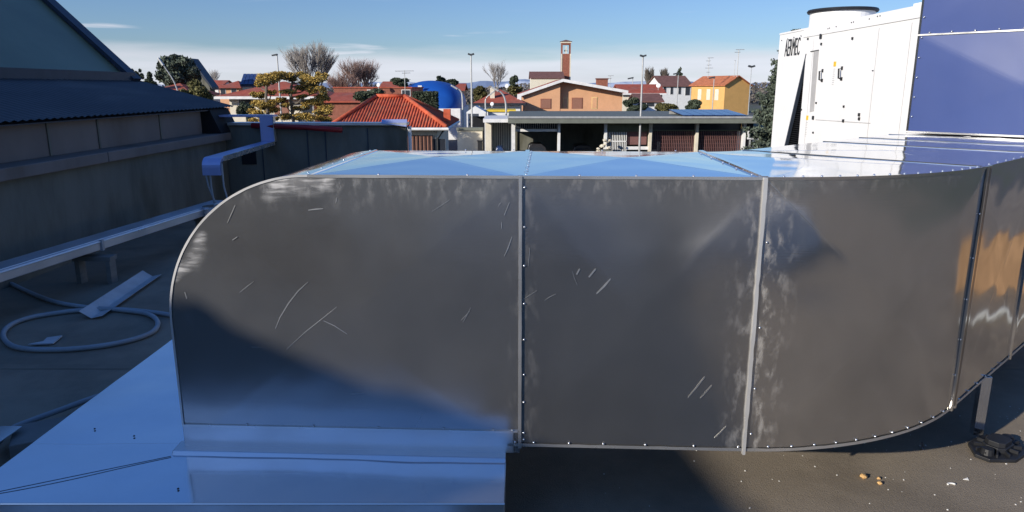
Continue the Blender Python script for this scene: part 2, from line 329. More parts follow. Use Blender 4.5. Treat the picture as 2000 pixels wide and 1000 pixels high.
sk = MB(); ribbed(sk, (-5.55, Y0, 1.64), (-5.55, Y1+0.5, 1.64), (-7.5, Y1+0.5, 2.17), (-7.5, Y0, 2.17), 150, 0.011, (0.26, 0, 0.96))
sk.build('skirt_roof', M['corr'], hall, smooth=True)
MB().prism([(-5.62, Y0, 1.60), (-7.5, Y0, 2.11), (-7.5, Y0, 1.621), (-5.62, Y0, 1.585)], (0, Y1+0.45-Y0, 0)).build('soffit', M['frame_dk'], hall)
MB().prism([(-5.6, Y1-0.57, 1.60), (-7.4, Y1-0.57, 2.05), (-7.4, Y1-0.57, 1.18), (-5.42, Y1-0.57, 1.18)], (0, 0.90, 0)).build('gable_return', M['dark'], hall)
# steep glazing, rising to the left
XR, ZR = -10.3, 5.02
MB().prism([(-7.42, Y0, 2.14), (XR, Y0, ZR), (XR-2.6, Y0, 2.1)], (0, Y1+0.3-Y0, 0)).build('glazing', M['glass_g'], hall)
fr = MB(); dz = Vector((XR+7.42, 0, ZR-2.14)); nn = Vector((0.72, 0, 0.69))
def bar(mb, P, Q, w, h):
    P, Q = Vector(P), Vector(Q); d = (Q-P).normalized(); u = d.cross(nn).normalized()
    mb.prism([P-u*w, P+u*w, P+u*w+nn*h, P-u*w+nn*h], Q-P)
for yy in (-4, -0.6, 2.8, 6.2, 9.6): fr = MB(); bar(fr, (-7.42, yy, 2.145), (XR, yy, ZR), 0.05, 0.05); fr.build('glazing_bar', M['frame_dk'], hall)
MB().bb(-7.62, -7.36, Y0, Y1+0.35, 2.12, 2.29).build('glazing_sill', M['frame_dk'], hall)
ve = MB(); bar(ve, (-7.36, Y1+0.33, 2.13), (XR, Y1+0.33, ZR), 0.16, 0.07); ve.build('verge_flashing', M['frame_dk'], hall)
MB().tube([(-7.42-1.75, Y0, 2.14+1.745), (-7.42-1.75, Y1, 2.14+1.745)], 0.02, 6).build('glazing_rail', M['frame_dk'], hall)

# unseen block added behind the camera, its edge set to shade duct and roof
back = thing('shadow_block', 'tall grey unseen block added behind the viewpoint at left to cast shadow', 'building', (-14, -12, STREET))
C = Vector((1.13, 3.88, ROOF)); u = Vector((0.16, -0.987, 0)); s0 = -sdir
def edge_pt(k): return C + u*k + s0*(14.2)
P0, P1 = edge_pt(-0.6), edge_pt(16.0)
pr = [(P0.x, P0.y), (P1.x, P1.y), (P1.x-7, P1.y-1), (P0.x-7, P0.y-1)]
MB().prism([(x, y, STREET) for x, y in pr], (0, 0, P0.z-STREET)).build('wall', M['concrete'], back)
MB().prism([(x-0.02, y, P0.z-0.5) for x, y in pr][:2] + [(P1.x-0.5, P1.y, P0.z-0.5), (P0.x-0.5, P0.y, P0.z-0.5)], (0, 0, 0.499)).build('fascia', M['frame_dk'], back)

# dark parapet at the far end of the roof
par = thing('parapet_wall', 'dark shaded parapet wall closing the far end of the flat roof', 'wall', (-3.7, 14.2, ROOF))
px1 = at(792, 245, 14.0).x
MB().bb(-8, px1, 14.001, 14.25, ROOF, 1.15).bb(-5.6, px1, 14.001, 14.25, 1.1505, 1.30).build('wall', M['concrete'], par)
MB().bb(-5.45, px1+0.03, 13.93, 14.32, 1.303, 1.35).build('coping', M['alu_skirt'], par)
for px in (510, 600, 635, 718):
    x = at(px, 260, 14).x; MB().bb(x-0.008, x+0.008, 13.99, 14.0, ROOF+0.2, 1.25).build('joint', M['frame_dk'], par)
MB().tube([(px1+0.07, 14.05, STREET), (px1+0.07, 14.05, 1.28)], 0.035).build('downpipe', M['fascia'], par)
MB().bb(at(472, 300, 14).x, at(500, 300, 14).x, 13.985, 14.0, 0.55, 0.85).build('vent', M['dark'], par)

# unseen skylights added behind the viewpoint to give the duct panels something to mirror
for x_, y_, w_, h_, mm, lb in ((-3.2, -2.5, 1.1, .5, 'frame_dk', 'dark skylight added behind the viewpoint for reflections, nearest the shadow block'), (-.2, -4.2, 1.3, .6, 'white_r', 'white skylight added behind the viewpoint for reflections, middle one'), (3.6, -3.0, 1.6, .5, 'white_r', 'sunlit white skylight added behind the viewpoint for reflections, right one')):
    k_ = thing('reflection_skylight', lb, 'skylight', (x_, y_, ROOF), 'skylights added for reflections')
    MB().bb(x_-w_, x_+w_, y_-.6, y_+.6, ROOF+.0005, ROOF+h_).build('curb', M[mm], k_, bevel=.01)
    MB().prism([(x_-w_*.9, y_-.5, ROOF+h_+.001), (x_+w_*.9, y_-.5, ROOF+h_+.001), (x_+w_*.8, y_-.4, ROOF+h_+.2), (x_-w_*.8, y_-.4, ROOF+h_+.2)], (0, 1.0, 0)).build('dome', M['window'] if mm == 'frame_dk' else M['white_paint'], k_, bevel=.04)
# unseen low wall, added right of frame for the orange reflection in the duct
tw = MB().bb(6.5, 6.7, 4.9, 7.8, ROOF, 0.46)
tag(tw.build('reflection_wall', M['brickwall'], bevel=0.01), 'low terracotta wall added out of view right of the duct for its reflection', 'wall')

wp = MB().tube([(5.2, 4.9, ROOF+.05), (5.35, 6.2, ROOF+.05), (5.3, 7.8, ROOF+.05)], .028, 10)  # unseen pipe added to mirror as a pale streak in the duct leg
tag(wp.build('streak_pipe', M['hose'], smooth=True), 'grey pipe added out of view right of the duct as a reflected streak', 'pipe')
# ------------------------------------------------------------ the duct
A0 = R(-2.6)
duct = thing('ventilation_duct', 'large bare aluminium ventilation duct bending down at left and turning away at right', 'duct', (0, 3.178, ROOF), rz=A0)
ZB, ZT = 0.435, 1.735; WD = 1.34; XS1, XS2 = 0.038, 1.108; RE = 1.75; TB = 2.5
RB = 0.70; XL = -1.62; SEAMZ = 0.506
def panel(name, fn, m, depth=0.006, dent=0.0015, n=28, seed=0.0, parent=None, cw=0.0028, dfn=None):
    """fn(u, v) -> point, outward normal.  cross-broken sheet: four facets meet at the centre"""
    vs = []; fs = []
    for j in range(n+1):
        for i in range(n+1):
            a, b = i/n, j/n; P, Nn = fn(a, b)
            py = 1-max(abs(2*a-1), abs(2*b-1))
            e = 1-max(abs(2*a-1), abs(2*b-1))**4
            o = (dfn(P) if dfn else depth*py) + dent*e*(noise.noise(Vector(P)*2.2+Vector((seed, 0, 0))) + 0.4*noise.noise(Vector(P)*6+Vector((seed, 3, 0))))
            vs.append(P + Nn*o)
    for j in range(n):
        for i in range(n):
            p = j*(n+1)+i; q = p+1; r_ = p+n+2; s_ = p+n+1
            if (i+0.5-n/2)*(j+0.5-n/2) > 0: fs += [(p, q, r_), (p, r_, s_)]
            else: fs += [(p, q, s_), (q, r_, s_)]
    o_ = MB().add(vs, fs).build(name, m, parent or duct, smooth=True, local=True)
    if depth > 0 and m is not M['alu_front']:
        G = [Vector(v) for v in vs]
        for dg in (0, 1):
            cvs = []; cfs = []; k_ = n*3
            for i in range(k_+1):
                a = i/k_; b = a if dg == 0 else 1-a; P, Nn = fn(a, b); py = 1-max(abs(2*a-1), abs(2*b-1)); e = 1-max(abs(2*a-1), abs(2*b-1))**4
                o = depth*py + dent*e*(noise.noise(Vector(P)*2.2+Vector((seed, 0, 0))) + 0.4*noise.noise(Vector(P)*6+Vector((seed, 3, 0))))
                a2 = min(1, a+.01); P2, _ = fn(a2, a2 if dg == 0 else 1-a2); a1 = max(0, a-.01); P1, _ = fn(a1, a1 if dg == 0 else 1-a1)
                t_ = (P2-P1).normalized(); u2 = t_.cross(Nn).normalized()*cw
                Q = P+Nn*o; cvs += [Q-u2-Nn*.0006, Q+Nn*.0005, Q+u2-Nn*.0006]
            for i in range(k_): cfs += [(3*i, 3*i+1, 3*i+4, 3*i+3), (3*i+1, 3*i+2, 3*i+5, 3*i+4)]
            MB().add(cvs, cfs).build('crease', m, parent or duct, smooth=True, local=True)
    return o_
def xleft(z):
    zc = ZT-RB
    if z <= zc: return XL
    return XL+RB-math.sqrt(max(0, RB*RB-(z-zc)**2))
def f_bend(u_, v):
    z = 0.392+(ZT-0.392)*(1-(1-v)**1.0); v2 = v
    if v > 0.45:   # gather rows along the arc so that it stays round
        th = (v-0.45)/0.55*math.pi/2; z = (ZT-RB)+RB*math.sin(th)
    else: z = 0.392+(ZT-RB-0.392)*v/0.45
    x0 = xleft(z); return Vector((x0+(XS1-x0)*u_, 0, z)), Vector((0, -1, 0))
BD = lambda x, z: 0.018*max(0, 1-max(abs((x+.79)/.86), abs((z-1.06)/.70)))
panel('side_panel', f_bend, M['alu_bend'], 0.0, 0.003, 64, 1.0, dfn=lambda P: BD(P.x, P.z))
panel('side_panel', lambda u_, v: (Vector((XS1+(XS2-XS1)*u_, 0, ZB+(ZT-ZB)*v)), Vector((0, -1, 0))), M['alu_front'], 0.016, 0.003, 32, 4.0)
EC = Vector((XS2, RE, 0)); A45 = math.pi/4
def f_elb(u_, v):
    a = u_*A45; nr = Vector((math.sin(a), -math.cos(a), 0)); return EC + nr*RE + Vector((0, 0, ZB+(ZT-ZB)*v)), nr
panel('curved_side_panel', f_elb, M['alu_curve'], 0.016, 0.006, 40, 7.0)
E0 = EC + Vector((math.sin(A45), -math.cos(A45), 0))*RE; D45 = Vector((math.cos(A45), math.sin(A45), 0)); N45 = Vector((math.sin(A45), -math.cos(A45), 0))
TS = [0.0, 1.12, 1.75, TB+0.9]
for i in range(3):
    a, b = TS[i], TS[i+1]
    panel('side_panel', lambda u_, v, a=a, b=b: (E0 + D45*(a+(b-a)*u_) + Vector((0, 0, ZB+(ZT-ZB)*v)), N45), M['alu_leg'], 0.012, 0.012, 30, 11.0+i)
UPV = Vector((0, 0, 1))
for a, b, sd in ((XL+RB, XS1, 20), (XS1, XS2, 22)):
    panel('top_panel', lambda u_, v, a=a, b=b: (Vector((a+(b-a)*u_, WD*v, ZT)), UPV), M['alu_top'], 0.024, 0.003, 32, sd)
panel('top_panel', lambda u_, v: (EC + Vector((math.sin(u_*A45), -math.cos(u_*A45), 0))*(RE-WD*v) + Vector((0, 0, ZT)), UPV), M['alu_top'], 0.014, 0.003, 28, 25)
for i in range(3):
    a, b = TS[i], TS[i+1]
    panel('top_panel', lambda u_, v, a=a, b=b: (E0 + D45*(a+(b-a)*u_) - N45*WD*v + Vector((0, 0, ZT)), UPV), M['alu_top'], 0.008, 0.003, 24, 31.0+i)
# curved back of the drop bend
def f_back(u_, v):
    if v < 0.7:
        th = math.pi/2+(v/0.7)*math.pi/2; P = Vector((XL+RB+RB*math.cos(th), 0, ZT-RB+RB*math.sin(th))); nr = Vector((math.cos(th), 0, math.sin(th)))
    else: P = Vector((XL, 0, (ZT-RB)-(ZT-RB-0.392)*(v-0.7)/0.3)); nr = Vector((-1, 0, 0))
    return P+Vector((0, WD*u_, 0)), nr
panel('bend_sheet', f_back, M['alu_top'], 0.0, 0.004, 40, 41)
# rear sides and underside, closing the box
rs = MB().prism([(XL, WD, 0.39), (XL, WD, 1.0), (XL+RB, WD, ZT-0.001), (XS2, WD, ZT-0.001), (XS2, WD, ZB), (XS1-0.2, WD, ZB), (XS1-0.2, WD, 0.39)], (0, -0.004, 0)); rs.build('rear_panel', M['alu_front'], duct, local=True)
un = MB(); un.add([(XS1-0.25, 0, ZB), (XS2, 0, ZB), (XS2, WD, ZB), (XS1-0.25, WD, ZB)], [(0, 1, 2, 3)])
for i in range(12):
    q = []
    for a, rr in ((i/12, RE), ((i+1)/12, RE), ((i+1)/12, RE-WD), (i/12, RE-WD)): q.append(EC + Vector((math.sin(a*A45), -math.cos(a*A45), 0))*rr + Vector((0, 0, ZB)))
    un.add(q, [(0, 1, 2, 3)])
LE = E0 + D45*(TB+0.9)
un.add([E0+UPV*ZB, LE+UPV*ZB, LE-N45*WD+UPV*ZB, E0-N45*WD+UPV*ZB], [(0, 1, 2, 3)]); un.build('underside', M['alu_front'], duct, local=True)
rb = MB()
for i in range(12):
    a0, a1 = i/12*A45, (i+1)/12*A45
    p = EC + Vector((math.sin(a0), -math.cos(a0), 0))*(RE-WD); q = EC + Vector((math.sin(a1), -math.cos(a1), 0))*(RE-WD)
    rb.add([p+UPV*ZB, q+UPV*ZB, q+UPV*(ZT-.001), p+UPV*(ZT-.001)], [(0, 1, 2, 3)])
p, q = E0-N45*WD, LE-N45*WD; rb.add([p+UPV*ZB, q+UPV*ZB, q+UPV*(ZT-.001), p+UPV*(ZT-.001)], [(0, 1, 2, 3)])
rb.build('rear_panel', M['alu_front'], duct, local=True)
# seams
def strip(name, pts, nrms, w, h, m, side=None, wob=0.0, seed=0):
    """flat bar along pts; nrm outward, w half width across, h proud"""
    pts = [Vector(p) for p in pts]; vs = []; fs = []; k = len(pts); rd = random.Random(seed)
    for i, P in enumerate(pts):
        t = (pts[min(i+1, k-1)]-pts[max(i-1, 0)]).normalized(); nr = Vector(nrms[i] if isinstance(nrms, list) else nrms); u2 = t.cross(nr).normalized()
        ww = w*(1+wob*(rd.random()-0.5)); P2 = P + u2*wob*0.004*(rd.random()-0.5)
        vs += [P2-u2*ww-nr*0.004, P2-u2*ww*0.8+nr*h, P2+u2*ww*0.8+nr*h, P2+u2*ww-nr*0.004]
    for i in range(k-1):
        for j in range(3): fs.append((4*i+j, 4*i+j+1, 4*i+j+5, 4*i+j+4))
    fs += [(0, 1, 2, 3), (4*k-4, 4*k-3, 4*k-2, 4*k-1)]
    return MB().add(vs, fs).build(name, m, duct, local=True)
def vline(P, z0, z1, n=30): return [Vector(P)+Vector((0, 0, z0+(z1-z0)*i/n)) for i in range(n+1)]
NF = Vector((0, -1, 0))
strip('standing_seam', vline((XS1, 0, 0), ZB-0.012, ZT+0.004), NF, 0.0085, 0.014, M['alu_seam'], wob=0.15)
strip('standing_seam', vline((XS2, 0, 0), ZB-0.02, ZT+0.004), NF, 0.009, 0.015, M['alu_edge'], wob=0.5, seed=3)
strip('standing_seam', vline(E0+N45*0, ZB-0.012, ZT+0.004), N45, 0.010, 0.014, M['alu_leg'])
strip('standing_seam', vline(E0+D45*0.055, ZB-0.012, ZT+0.004), N45, 0.012, 0.014, M['alu_leg'])
strip('standing_seam', vline(E0+D45*1.12, ZB-0.012, ZT+0.004), N45, 0.012, 0.014, M['alu_leg'])
for t in (1.75,): strip('standing_seam', vline(E0+D45*t, ZB-0.012, ZT+0.004), N45, 0.012, 0.014, M['alu_leg'])
def hline(P, Q, n=20): P, Q = Vector(P), Vector(Q); return [P.lerp(Q, i/n) for i in range(n+1)]
strip('top_seam', hline((XL+RB, 0, ZT), (XL+RB, WD, ZT)), UPV, 0.010, 0.006, M['alu_top'])
strip('top_seam', hline((XS1, 0, ZT), (XS1, WD, ZT)), UPV, 0.016, 0.008, M['alu_top'])
strip('top_seam', hline((XS2, 0, ZT), (XS2, WD, ZT)), UPV, 0.016, 0.010, M['alu_top'])
for t in (0.0, 1.12, 1.75, 2.35):
    strip('top_seam', hline(E0+D45*t+UPV*ZT, E0+D45*t-N45*WD+UPV*ZT), UPV, 0.006, 0.005, M['alu_leg'])
# upper front edge lip: along bend arc, straight run, elbow and leg
arc = [Vector((XL+RB+RB*math.cos(math.pi-a), 0, ZT-RB+RB*math.sin(math.pi-a))) for a in [i/30*math.pi/2 for i in range(31)]]
arn = [Vector((math.cos(math.pi-a), 0, math.sin(math.pi-a))) for a in [i/30*math.pi/2 for i in range(31)]]
def lip(name, pts, outs, m, w=0.007, h=0.006):
    mb = MB(); vs = []; fs = []; k = len(pts); rd = random.Random(8)
    for P, (nf, no) in zip(pts, outs):
        nf, no = Vector(nf), Vector(no); jj = 1+0.3*(rd.random()-0.5)
        vs += [P+nf*h-no*w*jj, P+nf*h+no*h, P-nf*w+no*h]
    for i in range(k-1):
        for j in range(2): fs.append((3*i+j, 3*i+j+1, 3*i+j+4, 3*i+j+3))
    return mb.add(vs, fs).build(name, m, duct, local=True)
lip('edge_lip', [Vector((XL, 0, 0.5)), Vector((XL, 0, 0.8))]+arc, [(NF, (-1, 0, 0))]*2+[(NF, n_) for n_ in arn], M['alu_edge'], w=0.004)
lip('edge_lip', hline((XL+RB, 0, ZT), (XS2, 0, ZT)), [(NF, UPV)]*21, M['alu_seam'])
ep = []; eo = []
for i in range(25):
    a = i/24*A45; nr = Vector((math.sin(a), -math.cos(a), 0)); ep.append(EC+nr*RE+UPV*ZT); eo.append((nr, UPV))
ep += [E0+D45*t+UPV*ZT for t in (0.5, 1.0, 1.75, 2.5)]; eo += [(N45, UPV)]*4
lip('edge_lip', ep, eo, M['alu_leg'])
lip('edge_lip', [Vector((p.x, p.y, ZB)) for p in ep], [(a, -UPV) for a, b in eo], M['alu_seam'], w=0.010)
lip('edge_lip', hline((XS1-0.06, 0, ZB), (XS2, 0, ZB)), [(NF, -UPV)]*21, M['alu_seam'], w=0.010)
# screws: one mesh, copied
sc0 = MB().dome((0, 0, 0), 0.0060, 8, 3, nrm=(0, 0, 1)).build('screw', M['screw'], duct, smooth=True, local=True)
nscr = [0]
def screw(P, nr, s=1.0):
    o = sc0 if nscr[0] == 0 else sc0.copy()
    if nscr[0]: COL.objects.link(o); o.parent = duct
    o.location = Vector(P)+Vector(nr)*0.004; o.rotation_mode = 'QUATERNION'; o.rotation_quaternion = Vector(nr).to_track_quat('Z', 'Y'); o.scale = (s, s, s); nscr[0] += 1
for z in (1.69, 1.51, 1.33, 1.15, 0.975, 0.80, 0.66, 0.50, 0.465): screw((XS1+0.018, 0, z), NF)
for z in (1.45, 1.05, 0.75, 0.52): screw((XS2+0.028, 0, z), NF)
for z in (1.50, 1.27, 1.05, 0.83, 0.63): screw(E0-D45*0.012+N45*0+UPV*z, N45, 0.7); screw(E0+D45*0.075+UPV*(z+0.02), N45, 0.7)
for x in (-0.005, 0.02, 0.085, 0.255, 0.42, 0.62, 0.85, 1.06): screw((x+0.02, -0.003, ZB+0.017), NF)
for i in range(1, 12):
    a = i/12*A45; nr = Vector((math.sin(a), -math.cos(a), 0)); screw(EC+nr*RE+UPV*(ZB+0.018), nr)
for t in (0.12, 0.28, 0.44, 0.6, 0.76, 0.9): screw(E0+D45*t+UPV*(ZB+0.018), N45)
for i in range(1, 16):
    a = i/16*A45; nr = Vector((math.sin(a), -math.cos(a), 0)); screw(EC+nr*(RE-0.014)+UPV*(ZT+0.002), UPV)
for t in (0.1, 0.25, 0.4, 0.55, 0.7, 0.85, 1.1): screw(E0+D45*t-N45*0.014+UPV*(ZT+0.002), UPV)
for i in range(7): screw((XL+RB-0.022, 0.08+i*0.2, ZT), UPV); screw((XS1+0.024, 0.06+i*0.2, ZT), UPV)
for i in range(5): screw((XS2-0.03, 0.1+i*0.27, ZT), UPV)
for x in (-0.6, -0.2, 0.3, 0.55, 0.8): screw((x, 0.014, ZT+0.002), UPV)
for x in (-0.35, -0.05, 0.5, 0.95): screw((x, WD-0.02, ZT+0.002), UPV)
# scratches cut in the face: slightly raised burrs
def scratch(pts, w):
    mb = MB(); q = [Vector((0, 0, 0))]*0
    P = []
    for px, py in pts:
        r = ray(px, py); # meet the front plane of the duct
        c_, s_ = math.cos(A0), math.sin(A0); nrm = Vector((s_, -c_, 0)); o = Vector((0, 3.178, ROOF)); e = Vector((0, 0, EYE))
        h = e + r*((o-e).dot(nrm)/r.dot(nrm)); rel = h-o; P.append(Vector((rel.x*c_+rel.y*s_, 0, rel.z)))
    vs = []; k = len(P); fs = []
    for i, p_ in enumerate(P):
        t = (P[min(i+1, k-1)]-P[max(i-1, 0)]).normalized(); u2 = t.cross(NF); ww = w*(0.25+math.sin(math.pi*(i+0.3)/(k-0.4)))
        b_ = -(BD(p_.x, p_.z) if p_.x < XS1 else 0.016*max(0, 1-max(abs((p_.x-.573)/.535), abs((p_.z-1.085)/.65))))-.0034
        vs += [p_-u2*ww+Vector((0, b_, 0)), p_+u2*ww+Vector((0, b_, 0)), p_-u2*ww+Vector((0, b_+0.001, 0)), p_+u2*ww+Vector((0, b_+0.001, 0))]
    for i in range(k-1):
        a = 4*i; fs += [(a, a+1, a+5, a+4), (a+2, a+6, a+7, a+3), (a, a+4, a+6, a+2), (a+1, a+3, a+7, a+5)]
    return vs, fs
SCR = [([(604, 549), (585, 566), (566, 590), (549, 618), (540, 640)], .0022), ([(660, 597), (634, 618), (600, 645), (562, 680)], .0012), ([(634, 624), (656, 634), (680, 650)], .0012),
       ([(603, 410), (618, 408), (632, 407)], .002), ([(498, 548), (485, 558), (470, 570)], .0012), ([(1192, 543), (1180, 557), (1165, 572)], .0035), ([(1132, 524), (1126, 535)], .004),
       ([(1163, 524), (1150, 540)], .004), ([(1376, 735), (1360, 755), (1343, 775)], .0022), ([(1390, 752), (1378, 765), (1367, 777)], .0016), ([(1418, 832), (1405, 846), (1395, 855)], .0014),
       ([(1000, 462), (992, 485), (985, 500)], .0014), ([(995, 395), (985, 420)], .0012), ([(905, 628), (912, 615), (920, 600)], .001), ([(362, 570), (366, 583)], .002), ([(465, 462), (456, 468)], .0025)]
M['scratch'] = metal('fresh_scratch', refl=(0.7, 0.7, 0.7), rlo=0.3, rhi=0.4, dust=0.15, dcol=(0.5, 0.48, 0.45))
rs_ = random.Random(12)
for i in range(12):
    cx_, cy_ = rs_.choice([(rs_.uniform(420, 980), rs_.uniform(360, 430)), (rs_.uniform(930, 1005), rs_.uniform(380, 800)), (rs_.uniform(1030, 1090), rs_.uniform(370, 600)), (rs_.uniform(600, 1440), rs_.uniform(500, 840))])
    an = rs_.gauss(-.9, .5); ln = rs_.uniform(4, 22); SCR.append(([(cx_-ln*math.cos(an), cy_-ln*math.sin(an)), (cx_+rs_.uniform(-1, 1), cy_+rs_.uniform(-1, 1)), (cx_+ln*math.cos(an), cy_+ln*math.sin(an))], rs_.uniform(.0004, .0009)))
for pts, w in SCR: MB().add(*scratch(pts, w)).build('scratch', M['scratch'], duct, local=True)
# collar where the bend drops into the roof
MB().bb(XL-0.004, XS1-0.03, -0.006, WD+0.006, 0.392, SEAMZ-0.0).build('collar', M['alu_skirt'], duct, local=True, bevel=0.003)
strip('collar_seam', hline((XL, -0.006, SEAMZ), (XS1-0.01, -0.006, SEAMZ)), NF, 0.004, 0.006, M['alu_seam'])
for x in (-1.3, -0.97, -0.65, -0.33, -0.09, -0.0): screw((x, -0.004, SEAMZ+0.008), NF, 0.8)

# riser at the end of the leg, in blue protective film
ris = thing('duct_riser', 'tall square riser duct in blue protective film beside white chiller', 'duct', (0, 3.178, ROOF), rz=A0)
B0 = E0 + D45*TB; ZTOP = 4.6
def rp(s_, t_, z_): return B0 - N45*(WD*s_*.938) + D45*t_ + UPV*z_   # s_ 0 outer .. 1 inner
def rpanel(z0, z1, sd):
    o = panel('front_panel', lambda u_, v: (rp(1.0-1.25*u_, 0, z0+(z1-z0)*v), -D45), M['film'], 0.035, 0.004, 24, sd, parent=ris)
rpanel(ZT+0.012, 2.545, 50); rpanel(2.545, 3.7, 53); rpanel(3.7, ZTOP, 55)
MB().prism([rp(1, 0.002, ZT+0.012), rp(-.25, 0.002, ZT+0.012), rp(-.25, 0.9, ZT+0.012), rp(1, 0.9, ZT+0.012)], (0, 0, ZTOP-ZT-0.012)).build('shell', M['film'], ris, local=True)
def rbar(name, a, b, w, h, m):
    d = (b-a); mb = MB(); u2 = d.normalized().cross(-D45).normalized()*w
    mb.prism([a-u2+D45*.004, a+u2+D45*.004, a+u2-D45*h, a-u2-D45*h], d); return mb.build(name, m, ris, local=True)
rbar('seam', rp(1, 0, 2.545), rp(-.25, 0, 2.545), 0.006, 0.012, M['alu_seam']); rbar('seam', rp(1, 0, 3.7), rp(-.25, 0, 3.7), 0.011, 0.014, M['alu_seam'])
rbar('base_flange', rp(1, 0, ZT+0.022), rp(-.25, 0, ZT+0.022), 0.007, 0.012, M['alu_seam'])
rbar('corner_trim', rp(.995, 0, ZT+0.03), rp(.995, 0, ZTOP), 0.008, 0.006, M['alu_leg'])
rsc = None; k = 0
for z in [ZT+0.15+0.16*i for i in range(16)]:
    P = rp(0.975, -0.008, z)
    if rsc is None: rsc = MB().dome((0, 0, 0), 0.0085, 8, 3, nrm=(0, 0, 1)).build('screw', M['screw'], ris, smooth=True, local=True); o = rsc
    else: o = rsc.copy(); COL.objects.link(o); o.parent = ris
    o.location = P; o.rotation_mode = 'QUATERNION'; o.rotation_quaternion = (-D45).to_track_quat('Z', 'Y')
for i in range(9):
    o = rsc.copy(); COL.objects.link(o); o.parent = ris; o.location = rp(0.93-0.13*i, -0.014, 2.545+0.016)

# ------------------------------------------------------------ curb skirt under the drop bend
curb = thing('roof_curb', 'aluminium clad roof curb with wide sloping cover sheet under the duct bend', 'roof curb', (-1.2, 3.3, ROOF))
yf = 3.13; ZK = 0.255
def sheet_grid(name, x0, x1, y0, y1, m, dent, seed, nx=24, ny=24):
    vs = [(x0+(x1-x0)*i/nx, y0+(y1-y0)*j/ny, ZK+dent*(noise.noise(Vector((x0+(x1-x0)*i/nx, y0+(y1-y0)*j/ny, seed))*1.6)+.35*noise.noise(Vector((x0+(x1-x0)*i/nx, y0+(y1-y0)*j/ny, seed+4))*5))) for j in range(ny+1) for i in range(nx+1)]
    o = MB().add(vs, [(j*(nx+1)+i, j*(nx+1)+i+1, (j+1)*(nx+1)+i+1, (j+1)*(nx+1)+i) for j in range(ny) for i in range(nx)]).build(name, m, curb, smooth=True)
    return o
MB().prism([(-1.66, yf+0.045, ZK-.004), (-0.03, yf-0.03, ZK-.004), (-0.03, yf-0.01, ZK+.02), (-1.66, yf+0.065, ZK+.02)], (0, 0.10, 0)).build('ledge', M['alu_skirt'], curb, bevel=0.004)
sheet_grid('cover_sheet', -2.42, -0.035, 2.765, 3.30, M['alu_cover'], 0.006, 2.0, 48, 14)
sheet_grid('cover_sheet', -2.42, -1.60, 3.301, 5.3, M['alu_cover'], 0.006, 2.0, 20, 40)
MB().bb(-2.42, -0.036, 2.765, 2.768, ROOF, ZK-.008).bb(-0.0385, -0.0355, 2.769, 4.4, ROOF, ZK-.008).bb(-2.42, -2.417, 2.769, 5.3, ROOF, ZK-.008).build('front_skirt', M['alu_skirt'], curb)
MB().tube([(-2.43, 2.762, ZK), (-0.032, 2.762, ZK), (-0.032, 3.12, ZK)], 0.005, 6).build('hem', M['alu_leg'], curb)
pc_ = on_z(0, 960, ZK+.002); pa_ = Vector((-1.655, 3.165, ZK+.004)); dd_ = (pc_-pa_); uu_ = Vector((-dd_.y, dd_.x, 0)).normalized()*.003
MB().prism([pa_-uu_, pa_+uu_, pa_+dd_*1.05+uu_, pa_+dd_*1.05-uu_], (0, 0, .0012)).build('lap_seam', M['frame_dk'], curb)
sp = MB().add([(-2.6, 1.8, ROOF+.01), (-.3, 1.8, ROOF+.012), (-.3, 2.4, ROOF+.012), (-2.6, 2.4, ROOF+.01)], [(0, 1, 2, 3)]).build('reflector_sheet', M['alu_skirt']); sd = sp.modifiers.new('t', 'SOLIDIFY'); sd.thickness = .003  # unseen sheet added ahead of the curb to mirror sky blue into the duct
tag(sp, 'aluminium sheet added out of view before the curb as a sky reflector', 'metal sheet')
for px, py in ((185, 838), (262, 852), (348, 955)):
    P = on_z(px, py, ZK+.004); MB().dome(P, 0.006, 6, 2, nrm=(0, 0, 1)).build('screw', M['plastic'], curb)

# ------------------------------------------------------------ support post and foot under the duct
G0 = on_z(1908, 838, -0.03); G0 = Vector((G0.x, G0.y, ROOF))
foot = thing('roof_support', 'black ribbed plastic support foot on the roof, carrying the post', 'support foot', G0)
fb = MB(); fx, fy = G0.x+0.07, G0.y-0.10
ang = R(35); Rm = Matrix.Rotation(ang, 3, 'Z')
def octa(w, d, z, ch=0.3):
    p = [(-w, -d*ch), (-w*ch*1.3, -d), (w*ch*1.3, -d), (w, -d*ch), (w, d*ch), (w*ch*1.3, d), (-w*ch*1.3, d), (-w, d*ch)]
    return [Vector((fx, fy, 0)) + Rm @ Vector((a, b, 0)) + Vector((0, 0, z)) for a, b in p]
fb.prism(octa(0.20, 0.13, ROOF+0.001), (0, 0, 0.022)); fb.build('base_plate', M['plastic'], foot, bevel=0.004)
for i in range(12):
    a = 2*math.pi*i/12; d = Rm @ Vector((math.cos(a)*0.17, math.sin(a)*0.11, 0)); c = Vector((fx, fy, ROOF+0.022))
    n2 = Vector((-d.y, d.x, 0)).normalized()*0.005
    MB().prism([c-n2, c+n2, c+n2+d, c-n2+d], (0, 0, 0.02)).add([], []).build('rib', M['plastic'], foot)
rm = MB()
for zz, ww, dd in ((0.022, 0.085, 0.065), (0.05, 0.07, 0.055)): rm.prism(octa(ww, dd, ROOF+zz, 0.5), (0, 0, 0.03))
rm.build('socket', M['plastic'], foot, bevel=0.003)
rm = MB()
for sx in (-1, 1):
    c = Vector((fx, fy, ROOF+0.022)) + Rm @ Vector((sx*0.135, 0, 0)); rm.tube([c, c+Vector((0, 0, 0.035))], 0.038, 12, 0.030)
rm.build('boss', M['plastic'], foot)
post = MB(); cx, cy = G0.x, G0.y
